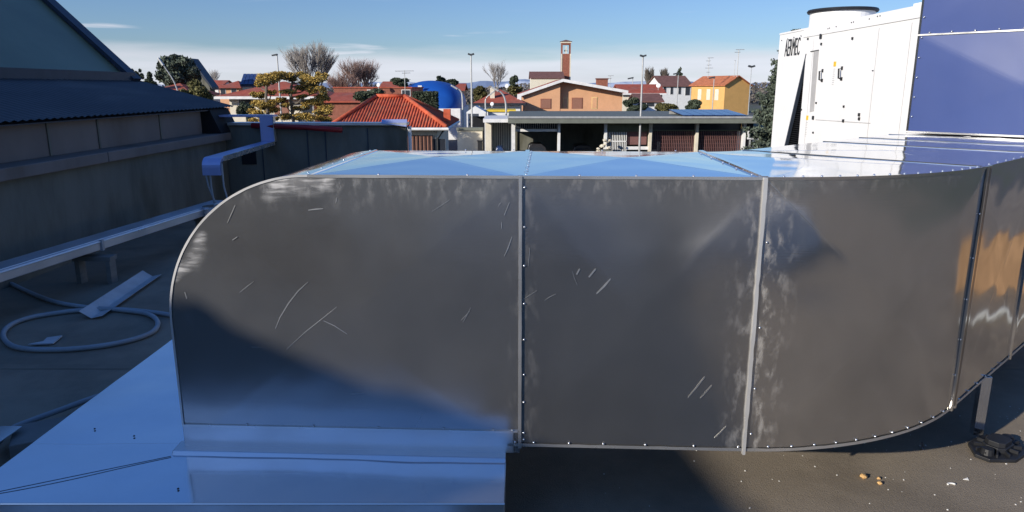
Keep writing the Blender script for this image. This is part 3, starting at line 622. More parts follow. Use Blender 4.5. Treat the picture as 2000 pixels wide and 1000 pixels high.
post.bb(cx-0.03, cx+0.03, cy-0.02, cy-0.017, ROOF+0.06, ZB+ROOF).bb(cx-0.03, cx-0.027, cy-0.017, cy+0.02, ROOF+0.06, ZB+ROOF).bb(cx+0.027, cx+0.03, cy-0.017, cy+0.02, ROOF+0.06, ZB+ROOF)
tag(post.build('support_post', M['alu_cover']), 'short galvanised channel post holding up the duct elbow', 'post')

# crumbs and litter on the sunlit roof
rd = random.Random(3)
def lump(P, r, seed, sq=0.6):
    mb = MB(); n, k = 10, 6; vs = []; fs = []
    for i in range(k+1):
        a = math.pi*i/k
        for j in range(n):
            b = 2*math.pi*j/n; d = Vector((math.sin(a)*math.cos(b), math.sin(a)*math.sin(b)*0.8, math.cos(a)*sq))
            vs.append(Vector(P)+d*r*(1+0.5*noise.noise(d*2.2+Vector((seed, 0, 0))))+Vector((0, 0, r*sq)))
    for i in range(k):
        for j in range(n): fs.append((i*n+j, i*n+(j+1) % n, (i+1)*n+(j+1) % n, (i+1)*n+j))
    return mb.add(vs, fs)
for (px, py), r, lb in (((1686, 934), .021, 'largest orange foam crumb on the sunlit roof, left of the others'), ((1716, 936), .011, 'tiny orange foam crumb on sunlit roof, upper right of the three'), ((1718, 946), .014, 'small orange foam crumb on sunlit roof, nearest of the three')):
    tag(lump(on_z(px, py, ROOF), r, px).build('foam_crumb', M['foam'], smooth=True), lb, 'crumb', 'orange crumbs on the roof')
P = on_z(1858, 948, ROOF); mb = MB().tube([P+Vector((0.02*math.cos(a), 0.012*math.sin(a), 0.006)) for a in [i*math.pi/8 for i in range(9)]], 0.005, 6)
tag(mb.build('plastic_clip', M['whitebit']), 'small curved white plastic scrap on the sunlit roof', 'scrap')
P = on_z(1886, 937, ROOF); mb = MB().prism([P+Vector((-.015, 0, .001)), P+Vector((.012, -.008, .001)), P+Vector((.018, .012, .004))], (0, 0, .003))
tag(mb.build('sheet_offcut', M['whitebit']), 'flat white scrap lying right of the curved scrap', 'scrap')
P = on_z(1805, 880, ROOF); mb = MB().prism([P+Vector((-.012, 0, .001)), P+Vector((0, 0, .001)), P+Vector((.012, .05, .03)), P+Vector((.004, .05, .03))], (0, 0, .002))
tag(mb.build('metal_offcut', M['alu_cover']), 'thin metal offcut under the duct in its shadow', 'scrap')
peb = []
for i in range(240):
    x = rd.uniform(0.4, 4.8); y = rd.uniform(2.4, 4.6); s_ = rd.uniform(0.0012, 0.004); peb.append((x, y, s_))
mb = MB()
for x, y, s_ in peb: mb.box((x, y, ROOF+s_*0.5), (s_*2, s_*1.5, s_), Matrix.Rotation(rd.random()*3, 3, 'Z'))
struct(mb.build('grit', M['whitebit']), 'stuff'); 

# ------------------------------------------------------------ left roof clutter
def conduit():
    a = Vector((-4.92, 5.6, 0)); b = Vector((-4.33, 10.7, 0)); d = (b-a).normalized(); n2 = Vector((d.y, -d.x, 0))
    t = thing('cable_trunking', 'long low metal cable trunking running beside the hall wall', 'trunking', (a.x, a.y, ROOF))
    w = 0.15; a = a-n2*.04; b = b-n2*.04
    MB().prism([a-n2*w+UPV*.25, a+n2*w+UPV*.25, a+n2*w+UPV*.355, a-n2*w+UPV*.355], b-a).build('channel', M['cond'], t, bevel=0.006)
    MB().tube([a+n2*(w-.035)+UPV*.357, b+n2*(w-.035)+UPV*.357], .007, 6).tube([a+n2*(w+.002)+UPV*.34, b+n2*(w+.002)+UPV*.34], .008, 6).build('lid_edge', M['alu_edge'], t)
    for f_ in (0.43,):
        p_ = a.lerp(b, f_)+n2*(w+.004); MB().box(p_+UPV*.30, (0.03, 0.04, 0.12)).build('joint_cover', M['recess'], t)
    MB().tube([(-4.22, 10.0, .20), (-4.22, 10.0, .38)], 0.14, 14).build('round_joint', M['alu_cover'], t)
    for f_ in (0.42, 0.9):
        p_ = a.lerp(b, f_)
        s_ = thing('support_stand', 'small wooden support stand under the cable trunking' if f_ < .5 else 'farther wooden support stand under the trunking near the parapet', 'support', (p_.x, p_.y, ROOF), 'stands under the trunking')
        MB().box(p_+n2*0.08+UPV*.165, (0.42, 0.14, 0.045)).build('top_plate', M['wood'], s_)
        for q_ in (-.17, .17): MB().box(p_+n2*.08+Vector((q_, 0, (ROOF+.14)/2)), (0.05, 0.12, .14-ROOF)).build('leg', M['wood'], s_)
conduit()
# Z-shaped cable tray climbing the parapet
tr = thing('cable_tray', 'blue silver cable tray with bent ends climbing over the dark parapet', 'cable tray', (-4.3, 10.5, ROOF))
c1 = on_z(420, 300, 1.02); c1 = Vector((-4.30, 10.4, 1.03)); c2 = Vector((-4.66, 13.80, 1.0)); w = 0.13
w2 = Vector((1, 0, 0))*w
arcp = []
for i in range(7):
    a = i/6*math.pi/2; arcp.append((c1.y-0.14*math.sin(a), c1.z-0.14+0.14*math.cos(a)))
ou = [(c2.y+0.05, c2.z)]+arcp+[(c1.y-0.14, c1.z-0.25)]
vs = []
mb = MB(); prof = [Vector((0, y, z)) for y, z in ou]
for i in range(len(prof)-1):
    p_, q_ = prof[i], prof[i+1]; xa = c1.x+(c2.x-c1.x)*max(0, (p_.y-c1.y)/(c2.y-c1.y)); xb = c1.x+(c2.x-c1.x)*max(0, (q_.y-c1.y)/(c2.y-c1.y))
    t_ = (q_-p_).normalized(); n_ = Vector((0, -t_.z, t_.y));
    if n_.z < 0: n_ = -n_
    if abs(t_.z) > .9: n_ = Vector((0, -1, 0))
    dn = n_*-0.055
    A_, B_ = p_+Vector((xa, 0, 0)), q_+Vector((xb, 0, 0))
    mb.add([A_-w2, A_+w2, B_+w2, B_-w2, A_-w2+dn, A_+w2+dn, B_+w2+dn, B_-w2+dn], [(0, 1, 2, 3), (4, 7, 6, 5), (0, 3, 7, 4), (1, 5, 6, 2)])
M['tray'] = mat('blue_anodised_tray', (0.36, 0.42, 0.68), rough=0.3, metal=0.25, var=0.06, spec=0.5)
mb.build('run', M['tray'], tr)
e1 = MB().prism([(c1.x+w, c1.y, c1.z-.06), (c1.x+w+.012, c1.y, c1.z-.06), (c1.x+w+.012, c1.y, c1.z+.012), (c1.x+w, c1.y, c1.z+.012)], c2-c1); e1.build('side_rail', M['alu_seam'], tr)
MB().bb(c2.x-w, c2.x+w, 13.82, 13.90, 1.0, 1.46).build('upright', M['tray'], tr, bevel=.004)
MB().bb(c2.x+w, c2.x+w+.012, 13.80, 13.92, 1.0, 1.47).build('side_rail', M['alu_seam'], tr)
MB().bb(-5.75, c2.x+w, 13.82, 14.1, 1.462, 1.50).build('top_run', M['tray'], tr)
for P_, Q_, K_ in ((on_z(414, 330, 0.8), None, 0), (on_z(424, 330, .8), None, 1), (on_z(441, 300, 1.), None, 2)):
    x_ = c1.x + (-.10, -.03, .15)[K_]; MB().tube([(x_, c1.y-.12, .82 if K_ < 2 else .95), (x_+(.03, .0, .0)[K_], c1.y-.12, .62), (x_+(.10, .01, .04)[K_], c1.y-.1, .37)], 0.012, 6).build('drop_cable', M['hose'], tr)
rp_ = MB().tube([at(492, 245, 13.9)+Vector((0, 0, .0)), at(600, 249, 13.8), at(668, 254, 13.75)], 0.052, 10)
tag(rp_.build('corrugated_pipe', M['red_pipe'], smooth=True), 'dark red plastic pipe hung along the top of the dark parapet', 'pipe')
lb = at(578, 249, 13.7); 
mb = MB().add([at(745, 233, 14.1), at(795, 233, 14.1), at(794, 247, 13.9), at(745, 241, 13.9)], [(0, 1, 2, 3)]); o = mb.build('folded_sheet', M['tray']); sdm = o.modifiers.new('t', 'SOLIDIFY'); sdm.thickness = .006
tag(o, 'blue folded metal sheet on the right end of the parapet', 'metal sheet')
# hose loop
hp = [on_z(px, py, ROOF+.025) for px, py in ((-30, 528), (10, 548), (60, 572), (110, 590), (170, 600), (240, 606), (290, 614), (308, 630), (295, 650), (240, 668), (160, 680), (80, 683), (25, 676), (6, 655), (20, 635), (60, 620), (120, 610), (160, 606), (230, 604), (300, 610), (350, 618))]
def smooth_path(P, k=6):
    out = []
    for i in range(len(P)-1):
        p0, p1, p2, p3 = P[max(i-1, 0)], P[i], P[i+1], P[min(i+2, len(P)-1)]
        for j in range(k):
            t = j/k; out.append(0.5*((2*p1)+(p2-p0)*t+(2*p0-5*p1+4*p2-p3)*t*t+(3*p1-p0-3*p2+p3)*t**3))
    return out+[P[-1]]
tag(MB().tube(smooth_path(hp), 0.022, 8).build('hose', M['hose'], smooth=True), 'grey hose coiled in a loop on the shaded roof', 'hose')
hp = [on_z(px, py, ROOF+.06) for px, py in ((-20, 880), (20, 840), (60, 822), (120, 800), (180, 778), (240, 760))]
tag(MB().tube(smooth_path(hp), 0.02, 8).build('hose', M['hose'], smooth=True), 'grey hose running under the sloping aluminium cover sheet', 'hose')
# angle profile
a_, b_ = on_z(178, 622, ROOF+.01), on_z(298, 540, ROOF+.01); d_ = (b_-a_).normalized(); n_ = Vector((-d_.y, d_.x, 0))
mb = MB().prism([a_, a_+n_*.10+UPV*.075, a_+n_*.102+UPV*.072, a_+UPV*.004, a_-n_*.10+UPV*.024, a_-n_*.10+UPV*.02], b_-a_)
M['profile'] = mat('galvanised_profile', (0.45, 0.46, 0.46), rough=0.5, metal=0.2)
tag(mb.build('angle_profile', M['profile']), 'loose grey sheet metal angle lying beside the coiled hose', 'metal profile')
P = [on_z(x, y, ROOF+.012) for x, y in ((55, 674), (85, 668), (92, 661), (122, 657), (104, 672), (80, 673))]
tag(MB().prism(P, (0, 0, .01)).build('paper_scrap', M['paper']), 'torn pale scrap lying inside the hose loop', 'scrap')
P = [Vector((p.x, p.y, 0.02)) for p in (on_z(-60, 833, 0.02), on_z(44, 834, 0.02), on_z(-40, 892, .02))]
tag(MB().prism(P, (0, 0, .006)).build('metal_sheet', M['alu_cover']), 'small corner of aluminium sheet at the left edge', 'metal sheet')
tag(MB().box(on_z(62, 870, -.06)+Vector((0, .1, 0)), (.3, .3, .10), Matrix.Rotation(.5, 3, 'Z')).build('timber_block', M['wood'], bevel=.006), 'grey timber block half under the aluminium cover sheet', 'timber block')

# ------------------------------------------------------------ white chiller
XF = 4.85
def cf(px, py, off=0.0): p_ = on_x(px, py, XF); return Vector((XF-off, p_.y, p_.z))
ZC = 2.93; YC0, YC1 = 8.0, cf(1523, 75).y
ch = thing('chiller', 'big white rooftop chiller with black lettering and fan on top', 'chiller', (XF+1.1, 11, ROOF))
mb = MB(); ya = cf(1574, 105).y; 
# outer shell: side face with the V shaped coil gap cut out
gapP = [cf(1574, 105), cf(1559, 282), cf(1533, 282)]
zb = 0.2
pA, pB = cf(1559, 282), cf(1533, 282)
# extend the gap down to the base
def ext(p0, p1, z): t = (z-p0.z)/(p1.z-p0.z); return p0.lerp(p1, t)
gA, gB = ext(gapP[0], pA, zb), ext(gapP[0], pB, zb)
top = gapP[0]
def face_poly(pts, m, nm, th=0.05): return MB().prism([(XF, p_[0], p_[1]) for p_ in pts], (th, 0, 0)).build(nm, m, ch)
face_poly([(YC1, zb), (gB.y, zb), (top.y, top.z), (top.y, ZC), (YC1, ZC)], M['white_paint'], 'end_panel')
face_poly([(gA.y, zb), (YC0, zb), (YC0, ZC-.12), (top.y-.004, ZC-.12), (top.y-.004, top.z)], M['white_paint'], 'side_panel')
MB().bb(XF-.012, XF+.04, YC0, top.y+.15, ZC-.117, ZC).build('top_rail', M['white_paint'], ch)
MB().bb(XF+.3, XF+2.2, YC0+.06, YC1-.06, zb, ZC-.05).build('core', M['dark'], ch)
MB().bb(XF-.01, XF+2.3, YC0, YC1, ZC+.001, ZC+.03).build('lid', M['white_paint'], ch)
MB().bb(XF+.02, XF+2.2, YC0, YC0+.05, zb, ZC-.001).build('end_wall', M['white_paint'], ch)
MB().bb(XF+.051, XF+2.2, YC1-.05, YC1, zb, ZC-.001).build('end_wall', M['white_paint'], ch)
MB().bb(XF+.05, XF+2.2, YC0, YC1, -.0, zb-.002).build('base_frame', M['recess'], ch)
cg = MB()
n = 60
for i in range(n):
    z = zb+.03+(top.z-.15-zb)*i/n; y0_ = ext(gapP[0], pB, z).y; y1_ = ext(gapP[0], pA, z).y
    cg.bb(XF+.06, XF+.075, y1_+.002, y0_-.002, z, z+.010)
cg.build('coil_grille', M['plastic'], ch)
fm = MB(); fm.prism([(XF-.004, gB.y, zb), (XF-.004, top.y, top.z), (XF-.004, top.y-.03, top.z), (XF-.004, gB.y-.05, zb)], (.05, 0, 0)); fm.build('coil_frame', M['frame_dk'], ch)
# tall slit beside the door; its shaded part painted as a flat grey plate
r0, r1 = cf(1583, 100), cf(1600, 97); q0, q1 = cf(1580, 220), cf(1589, 217)
MB().prism([cf(1590, 99, .006), cf(1600, 97, .006), cf(1590, 217, .006), cf(1582, 219, .006)], (.004, 0, 0)).build('recess', M['recess'], ch)
MB().prism([cf(1584, 100, .012), cf(1600, 97, .012), cf(1600, 98.5, .012), cf(1584, 101.5, .012)], (.008, 0, 0)).build('recess_edge', M['plastic'], ch)
for a, b in (((1607, 138), (1606, 157)), ((1645, 133), (1644, 154))):
    t_, l_ = cf(*a, .0), cf(*b, .0); h_ = MB().tube([t_, t_+Vector((-.05, .0, -.01)), l_+Vector((-.05, 0, .01)), l_], .014, 8); h_.build('handle', M['plastic'], ch)
    MB().box(t_, (.02, .05, .05)).box(l_, (.02, .05, .05)).build('handle_mount', M['plastic'], ch)
for px, py, s_ in ((1604, 71, .05), (1579, 76, .022), (1605, 86, .025), (1666, 75, .025), (1589, 230, .04), (1648, 236, .03), (1649, 208, .022), (1595, 201, .02), (1706, 138, .01), (1589, 259, .02), (1679, 224, .03), (1679, 232, .028), (1566, 214, .02)):
    p_ = cf(px, py); MB().box(p_+Vector((-.006, 0, 0)), (.03, s_*1.2, s_*1.5)).build('latch', M['plastic'], ch, bevel=.004)
for px, py in ((1631, 125), (1577, 230)):
    p_ = cf(px, py, .004); mb = MB().bb(p_.x-.002, p_.x+.003, p_.y-.04, p_.y+.04, p_.z-.035, p_.z+.035); mb.build('warning_label', M['label_y'], ch)
    tx = MB()
    for i in range(9):
        z = p_.z-.07-i*.028; tx.bb(p_.x-.001, p_.x+.003, p_.y-.035+.01*(i % 3), p_.y+.035, z-.007, z)
    tx.build('printed_notes', M['grey_txt'], ch)
def seamline(a, b, m=M['recess'], w=.006):
    p_, q_ = cf(*a, .002), cf(*b, .002); MB().prism([p_+UPV*w, p_-UPV*w, q_-UPV*w, q_+UPV*w], (.003, 0, 0)).build('panel_gap', m, ch)
seamline((1593, 234), (1700, 241)); seamline((1590, 65), (1797, 17), M['plastic'], .004)
for yy in (9.1, 9.9, 12.0): MB().bb(XF-.003, XF, yy-.004, yy+.004, .5, ZC-.16).build('panel_gap', M['recess'], ch)
for px, py in ((1619, 56), (1622, 55), (1665, 44), (1669, 43), (1716, 32), (1721, 31), (1528, 79), (1540, 76), (1552, 73), (1566, 70), (1700, 37), (1635, 52)):
    p_ = cf(px, py); MB().dome((XF-.012, p_.y, p_.z), .011, 6, 2, nrm=(-1, 0, 0)).build('screw', M['plastic'], ch)
# lettering
def text(s_, size, loc, rot, m, parent, name, sx=1.0, shear=0.0, ext_=.004, wide=1.0):
    cu = bpy.data.curves.new(name, 'FONT'); cu.body = s_; cu.size = size; cu.extrude = ext_; cu.align_x = 'CENTER'; cu.align_y = 'CENTER'; cu.shear = shear; cu.offset = -size*.004
    o = bpy.data.objects.new(name+'_tmp', cu); COL.objects.link(o); bpy.context.view_layer.update()
    me = bpy.data.meshes.new_from_object(o.evaluated_get(bpy.context.evaluated_depsgraph_get())); COL.objects.unlink(o); bpy.data.objects.remove(o)
    q = bpy.data.objects.new(name, me); COL.objects.link(q); me.materials.clear(); me.materials.append(m); q.parent = parent
    q.location = Vector(loc)-Vector(WLOC[parent.name]); q.rotation_euler = rot; q.scale = (sx, 1, 1); return q
pc = cf(1548, 94, .004); l0, l1 = cf(1533, 96), cf(1562, 90); wdt = abs(l0.y-l1.y)
tx = text('AERMEC', .42, pc, (R(90), 0, R(-90)), M['plastic'], ch, 'lettering', sx=1.0); bpy.context.view_layer.update()
tx.scale = (wdt/tx.dimensions.x, 1, 1)
# fan
fc = Vector((5.46, 12.45, ZC+.03))
fn_ = thing('axial_fan', 'white round fan with black guard on top of the chiller', 'fan', fc)
MB().tube([fc, fc+UPV*.26], .50, 40, caps=False).tube([fc+UPV*.02, fc+UPV*.258], .47, 40, caps=False).build('shroud', M['white_paint'], fn_)
def ring(c, r, t, m, nm, n=40):
    p_ = [c+Vector((r*math.cos(2*math.pi*i/n), r*math.sin(2*math.pi*i/n), 0)) for i in range(n+1)]; return MB().tube(p_, t, 6, caps=False).build(nm, m, fn_)
ring(fc+UPV*.27, .52, .03, M['plastic'], 'rim')
for r in (.15, .3, .45): ring(fc+UPV*(.32-.07*r), r, .008, M['plastic'], 'guard_ring')
for i in range(8):
    a = i*math.pi/8; d = Vector((math.cos(a), math.sin(a), 0)); MB().tube([fc-d*.5+UPV*.27, fc+UPV*.33, fc+d*.5+UPV*.27], .010, 5).build('guard_bar', M['plastic'], fn_)
MB().tube([fc+UPV*.10, fc+UPV*.29], .12, 14).build('hub', M['plastic'], fn_)
MB().bb(XF+.2, XF+.75, 8.7, 9.5, ZC+.032, ZC+.10).build('lifting_plate', M['white_paint'], ch)
mb = MB()

# ------------------------------------------------------------ vegetation
def leaves(name, clumps, n, size, m, parent, seed, flat=1.0, shell=0.55):
    rg = np.random.default_rng(seed); cl = np.array(clumps, float); vol = cl[:, 3]*cl[:, 4]*cl[:, 5]; pr_ = vol**.75; pr_ /= pr_.sum()
    idx = rg.choice(len(cl), n, p=pr_); d = rg.normal(size=(n, 3)); d /= np.linalg.norm(d, axis=1)[:, None]
    r = shell+(1-shell)*rg.random(n)**.8; r *= 1+.12*rg.normal(size=n)
    c = cl[idx, :3]+d*cl[idx, 3:6]*r[:, None]
    u_ = rg.normal(size=(n, 3)); u_[:, 2] *= flat; u_ /= np.linalg.norm(u_, axis=1)[:, None]; w_ = np.cross(u_, rg.normal(size=(n, 3))); w_ /= np.linalg.norm(w_, axis=1)[:, None]
    s_ = size*(.5+rg.random(n))[:, None]; a = u_*s_; b = w_*s_*.55
    V = np.empty((n*4, 3)); V[0::4] = c-a; V[1::4] = c-b; V[2::4] = c+a; V[3::4] = c+b
    return np_mesh(name, V, np.arange(n*4).reshape(-1, 4), m, parent)
def crown_clumps(c, rx, ry, rz, k, seed, size=.42):
    rnd = random.Random(seed); out = []
    for i in range(k):
        while True:
            d = Vector((rnd.uniform(-1, 1), rnd.uniform(-1, 1), rnd.uniform(-1, 1)))
            if d.length < 1: break
        s_ = size*rnd.uniform(.55, 1.1); out.append((c[0]+d.x*rx*(1-s_*.6), c[1]+d.y*ry*(1-s_*.6), c[2]+d.z*rz*(1-s_*.6), rx*s_, ry*s_, rz*s_*.8))
    return out
def tree(name, label, cat, px0, px1, pyt, pyb, Y, m, n, size, seed, group=None, k=16, trunk='bark', cs=.42, cone=False):
    """crown filling the given box of the photograph at distance Y; stands on the street"""
    a, b = at(px0, (pyt+pyb)/2, Y), at(px1, (pyt+pyb)/2, Y); zt, zb_ = at((px0+px1)/2, pyt, Y).z, at((px0+px1)/2, pyb, Y).z
    c = Vector(((a.x+b.x)/2, Y, (zt+zb_)/2)); rx = (b.x-a.x)/2; rz = (zt-zb_)/2
    t = thing(name, label, cat, (c.x, Y, STREET), group)
    tp = c.z if not cone else zt-rz*.2
    MB().tube([(c.x, Y, STREET), (c.x+rx*.05, Y, c.z-rz*.7), (c.x, Y, tp)], max(.06, rx*.10), 7, max(.02, rx*.03)).build('trunk', M[trunk], t)
    if cone:
        cl = []; rnd = random.Random(seed)
        for i in range(k):
            f_ = i/k; z = zb_+(zt-zb_)*f_; rr = rx*(1-f_)**.75
            for j in range(max(1, int(5*(1-f_))+1)):
                an = rnd.random()*6.28; q = rr*rnd.uniform(.35, .8); cl.append((c.x+q*math.cos(an), Y+q*math.sin(an), z+rnd.uniform(-.04, .04)*rz, rr*.38+.04, rr*.38+.04, rz*1.6/k))
    else: cl = crown_clumps(c, rx, rx, rz, k, seed, cs)
    leaves('crown', cl, int(n*2.2), size*.75, m, t, seed); return t
def bare(name, label, px0, px1, pyt, pyb, Y, m, seed, dens=5, group=None, up=.55, r0=None, levels=5):
    a, b = at(px0, pyb, Y), at(px1, pyb, Y); x = (a.x+b.x)/2; W_ = (b.x-a.x)/2; zt = at((px0+px1)/2, pyt, Y).z; H = zt-STREET
    t = thing(name, label, 'bare tree', (x, Y, STREET), group); rnd = random.Random(seed); mb = MB(); segs = []
    zb_ = at(x, pyb, Y).z; hb = max(1.5, (at((px0+px1)/2, pyb, Y).z-STREET)*.9)
    rr = r0 or H*.018
    def grow(P, d, ln, r, lv):
        Q = P+d*ln; 
        mid = P+d*ln*.5+Vector((rnd.uniform(-1, 1), rnd.uniform(-1, 1), rnd.uniform(-.5, .5)))*ln*.05
        mb.tube([P, mid, Q], r, 4 if lv < 3 else 3, r*.62, caps=False)
        if lv >= levels: return
        for i in range(dens if lv < levels-1 else dens-1):
            ax = Vector((rnd.uniform(-1, 1), rnd.uniform(-1, 1), rnd.uniform(-.2, .5))).normalized()
            nd = (d*up+ax*(1-up)*rnd.uniform(.7, 1.2)+Vector((0, 0, .12))).normalized(); f_ = rnd.uniform(.45, 1.0)
            grow(P+d*ln*f_, nd, ln*rnd.uniform(.58, .78), r*.55, lv+1)
    top_ = Vector((x, Y, STREET+hb)); MB().tube([(x, Y, STREET), (x, Y, STREET+hb*.5), top_], rr, 7, rr*.8).build('trunk', m, t)
    ln = (H-hb)*.42
    for i in range(dens+1):
        an = 6.283*i/(dens+1)+rnd.random()*.5; sp = W_/(H-hb)*1.0
        grow(top_, Vector((math.cos(an)*sp, math.sin(an)*sp, 1)).normalized(), ln*rnd.uniform(.8, 1.05), rr*.55, 1)
    # fit to the wanted box
    V = np.array(mb.v); cx_ = x; sx = W_/max(.1, np.percentile(np.abs(V[:, 0]-cx_), 99.5)); sz = (zt-top_.z)/max(.1, (V[:, 2].max()-top_.z))
    V[:, 0] = cx_+(V[:, 0]-cx_)*sx; V[:, 1] = Y+(V[:, 1]-Y)*sx; V[:, 2] = top_.z+(V[:, 2]-top_.z)*sz; mb.v = [tuple(v) for v in V]
    mb.build('branches', m, t); return t

# ------------------------------------------------------------ houses
def house(name, label, cat, pxl, pxr, py_e, Y, depth, rh, wallm, roofm, kind='gable_x', ov=.4, rot=0.0, wins=(), fascia=None, z0=STREET, group=None, chim=(), apex=.5, ribs=0):
    """front wall spans pxl..pxr at eave row py_e, distance Y"""
    A, B = at(pxl, py_e, Y), at(pxr, py_e, Y); w = B.x-A.x; ze = A.z
    t = thing(name, label, cat, ((A.x+B.x)/2, Y, z0), group); Mz = Matrix.Rotation(rot, 3, 'Z'); O = Vector(((A.x+B.x)/2, Y, 0))
    def T(x, y, z): v = Mz @ Vector((x, y, 0)); return O+v+Vector((0, 0, z))
    h = w/2; xa = -h+w*apex
    wl = MB()
    if kind == 'gable_y': wl.prism([T(-h, 0, z0), T(h, 0, z0), T(h, 0, ze), T(xa, 0, ze+rh), T(-h, 0, ze)], T(0, depth, 0)-T(0, 0, 0))
    elif kind == 'gable_x': wl.prism([T(-h, 0, z0), T(-h, depth, z0), T(-h, depth, ze), T(-h, depth/2, ze+rh), T(-h, 0, ze)], T(w, 0, 0)-T(0, 0, 0))
    else: wl.prism([T(-h, 0, z0), T(h, 0, z0), T(h, depth, z0), T(-h, depth, z0)], (0, 0, ze-z0))
    wo_ = wl.build('wall', wallm, t)
    rf = MB(); th = .14; o_ = ov
    if kind == 'gable_y':
        for s_, xe in ((-1, -h), (1, h)):
            sl_ = rh/abs(xa-xe); P = [T(xa, -o_, ze+rh+.03), T(xe+s_*o_, -o_, ze-o_*sl_+.03), T(xe+s_*o_, -o_, ze-o_*sl_+.03+th), T(xa, -o_, ze+rh+.03+th)]; rf.prism(P, T(0, depth+2*o_, 0)-T(0, 0, 0))
    elif kind == 'gable_x':
        sl_ = rh/(depth/2)
        for s_ in (0, 1):
            ye = -o_ if s_ == 0 else depth+o_; P = [T(-h-o_, depth/2, ze+rh+.03), T(-h-o_, ye, ze-o_*sl_+.03), T(-h-o_, ye, ze-o_*sl_+.03+th), T(-h-o_, depth/2, ze+rh+.03+th)]; rf.prism(P, T(w+2*o_, 0, 0)-T(0, 0, 0))
    elif kind == 'hip':
        d2 = min(depth/2, w/2*.98); e = [T(-h-o_, -o_, ze), T(h+o_, -o_, ze), T(h+o_, depth+o_, ze), T(-h-o_, depth+o_, ze)]; r_ = [T(-h+d2, depth/2, ze+rh), T(h-d2, depth/2, ze+rh)]
        rf.add(e+r_, [(0, 1, 5, 4), (2, 3, 4, 5), (1, 2, 5), (3, 0, 4), (3, 2, 1, 0)])
    else: rf.prism([T(-h-o_, -o_, ze), T(h+o_, -o_, ze), T(h+o_, depth+o_, ze), T(-h-o_, depth+o_, ze)], (0, 0, rh))
    ro = rf.build('roof', roofm, t)
    if fascia:
        fb_ = MB()
        if kind == 'hip' or kind == 'gable_x': fb_.prism([T(-h-o_, -o_-.06, ze-.22), T(h+o_, -o_-.06, ze-.22), T(h+o_, -o_, ze-.22), T(-h-o_, -o_, ze-.22)], (0, 0, .22-.003)).prism([T(h+o_, -o_, ze-.22), T(h+o_+.06, -o_, ze-.22), T(h+o_+.06, depth+o_, ze-.22), T(h+o_, depth+o_, ze-.22)], (0, 0, .217))
        else:
            for s_, xe in ((-1, -h), (1, h)):
                sl_ = rh/abs(xa-xe); fb_.prism([T(xa, -o_-.05, ze+rh-.16), T(xe+s_*o_, -o_-.05, ze-o_*sl_-.16), T(xe+s_*o_, -o_-.05, ze-o_*sl_+.06), T(xa, -o_-.05, ze+rh+.06)], T(0, .045, 0)-T(0, 0, 0))
        fb_.build('fascia', fascia, t)
    for wn in wins:
        face, u_, zz, ww, hh, mm = wn
        def F_(a, b, z, pr):
            return T(a, -pr, z) if face == 'F' else (T(-h-pr, a, z) if face == 'L' else T(h+pr, a, z))
        ff = MB(); ff.add([F_(u_+sx*(ww/2+.06), 0, zz+sz, pr) for pr in (.0, .04) for sx, sz in ((-1, -.06), (1, -.06), (1, hh+.06), (-1, hh+.06))], [(4, 5, 6, 7), (0, 1, 5, 4), (1, 2, 6, 5), (2, 3, 7, 6), (3, 0, 4, 7)])
        f_o = ff.build('window', M['fascia'] if mm is not M['shutter'] else M['brick'], t)
        pn = MB(); pn.add([F_(u_+sx*ww/2, 0, zz+sz, pr) for pr in (.01, .055) for sx, sz in ((-1, 0), (1, 0), (1, hh), (-1, hh))], [(4, 5, 6, 7), (0, 1, 5, 4), (1, 2, 6, 5), (2, 3, 7, 6), (3, 0, 4, 7)])
        pn.build('pane' if mm is M['window'] else 'shutter', mm, f_o)
    for cx_, cy_, cz, s_, mm in chim:
        MB().prism([T(cx_-s_, cy_-s_, ze), T(cx_+s_, cy_-s_, ze), T(cx_+s_, cy_+s_, ze), T(cx_-s_, cy_+s_, ze)], (0, 0, cz)).build('chimney', mm, ro)
    return t, T, w, ze
def zat(py, Y, px=1000): return at(px, py, Y).z

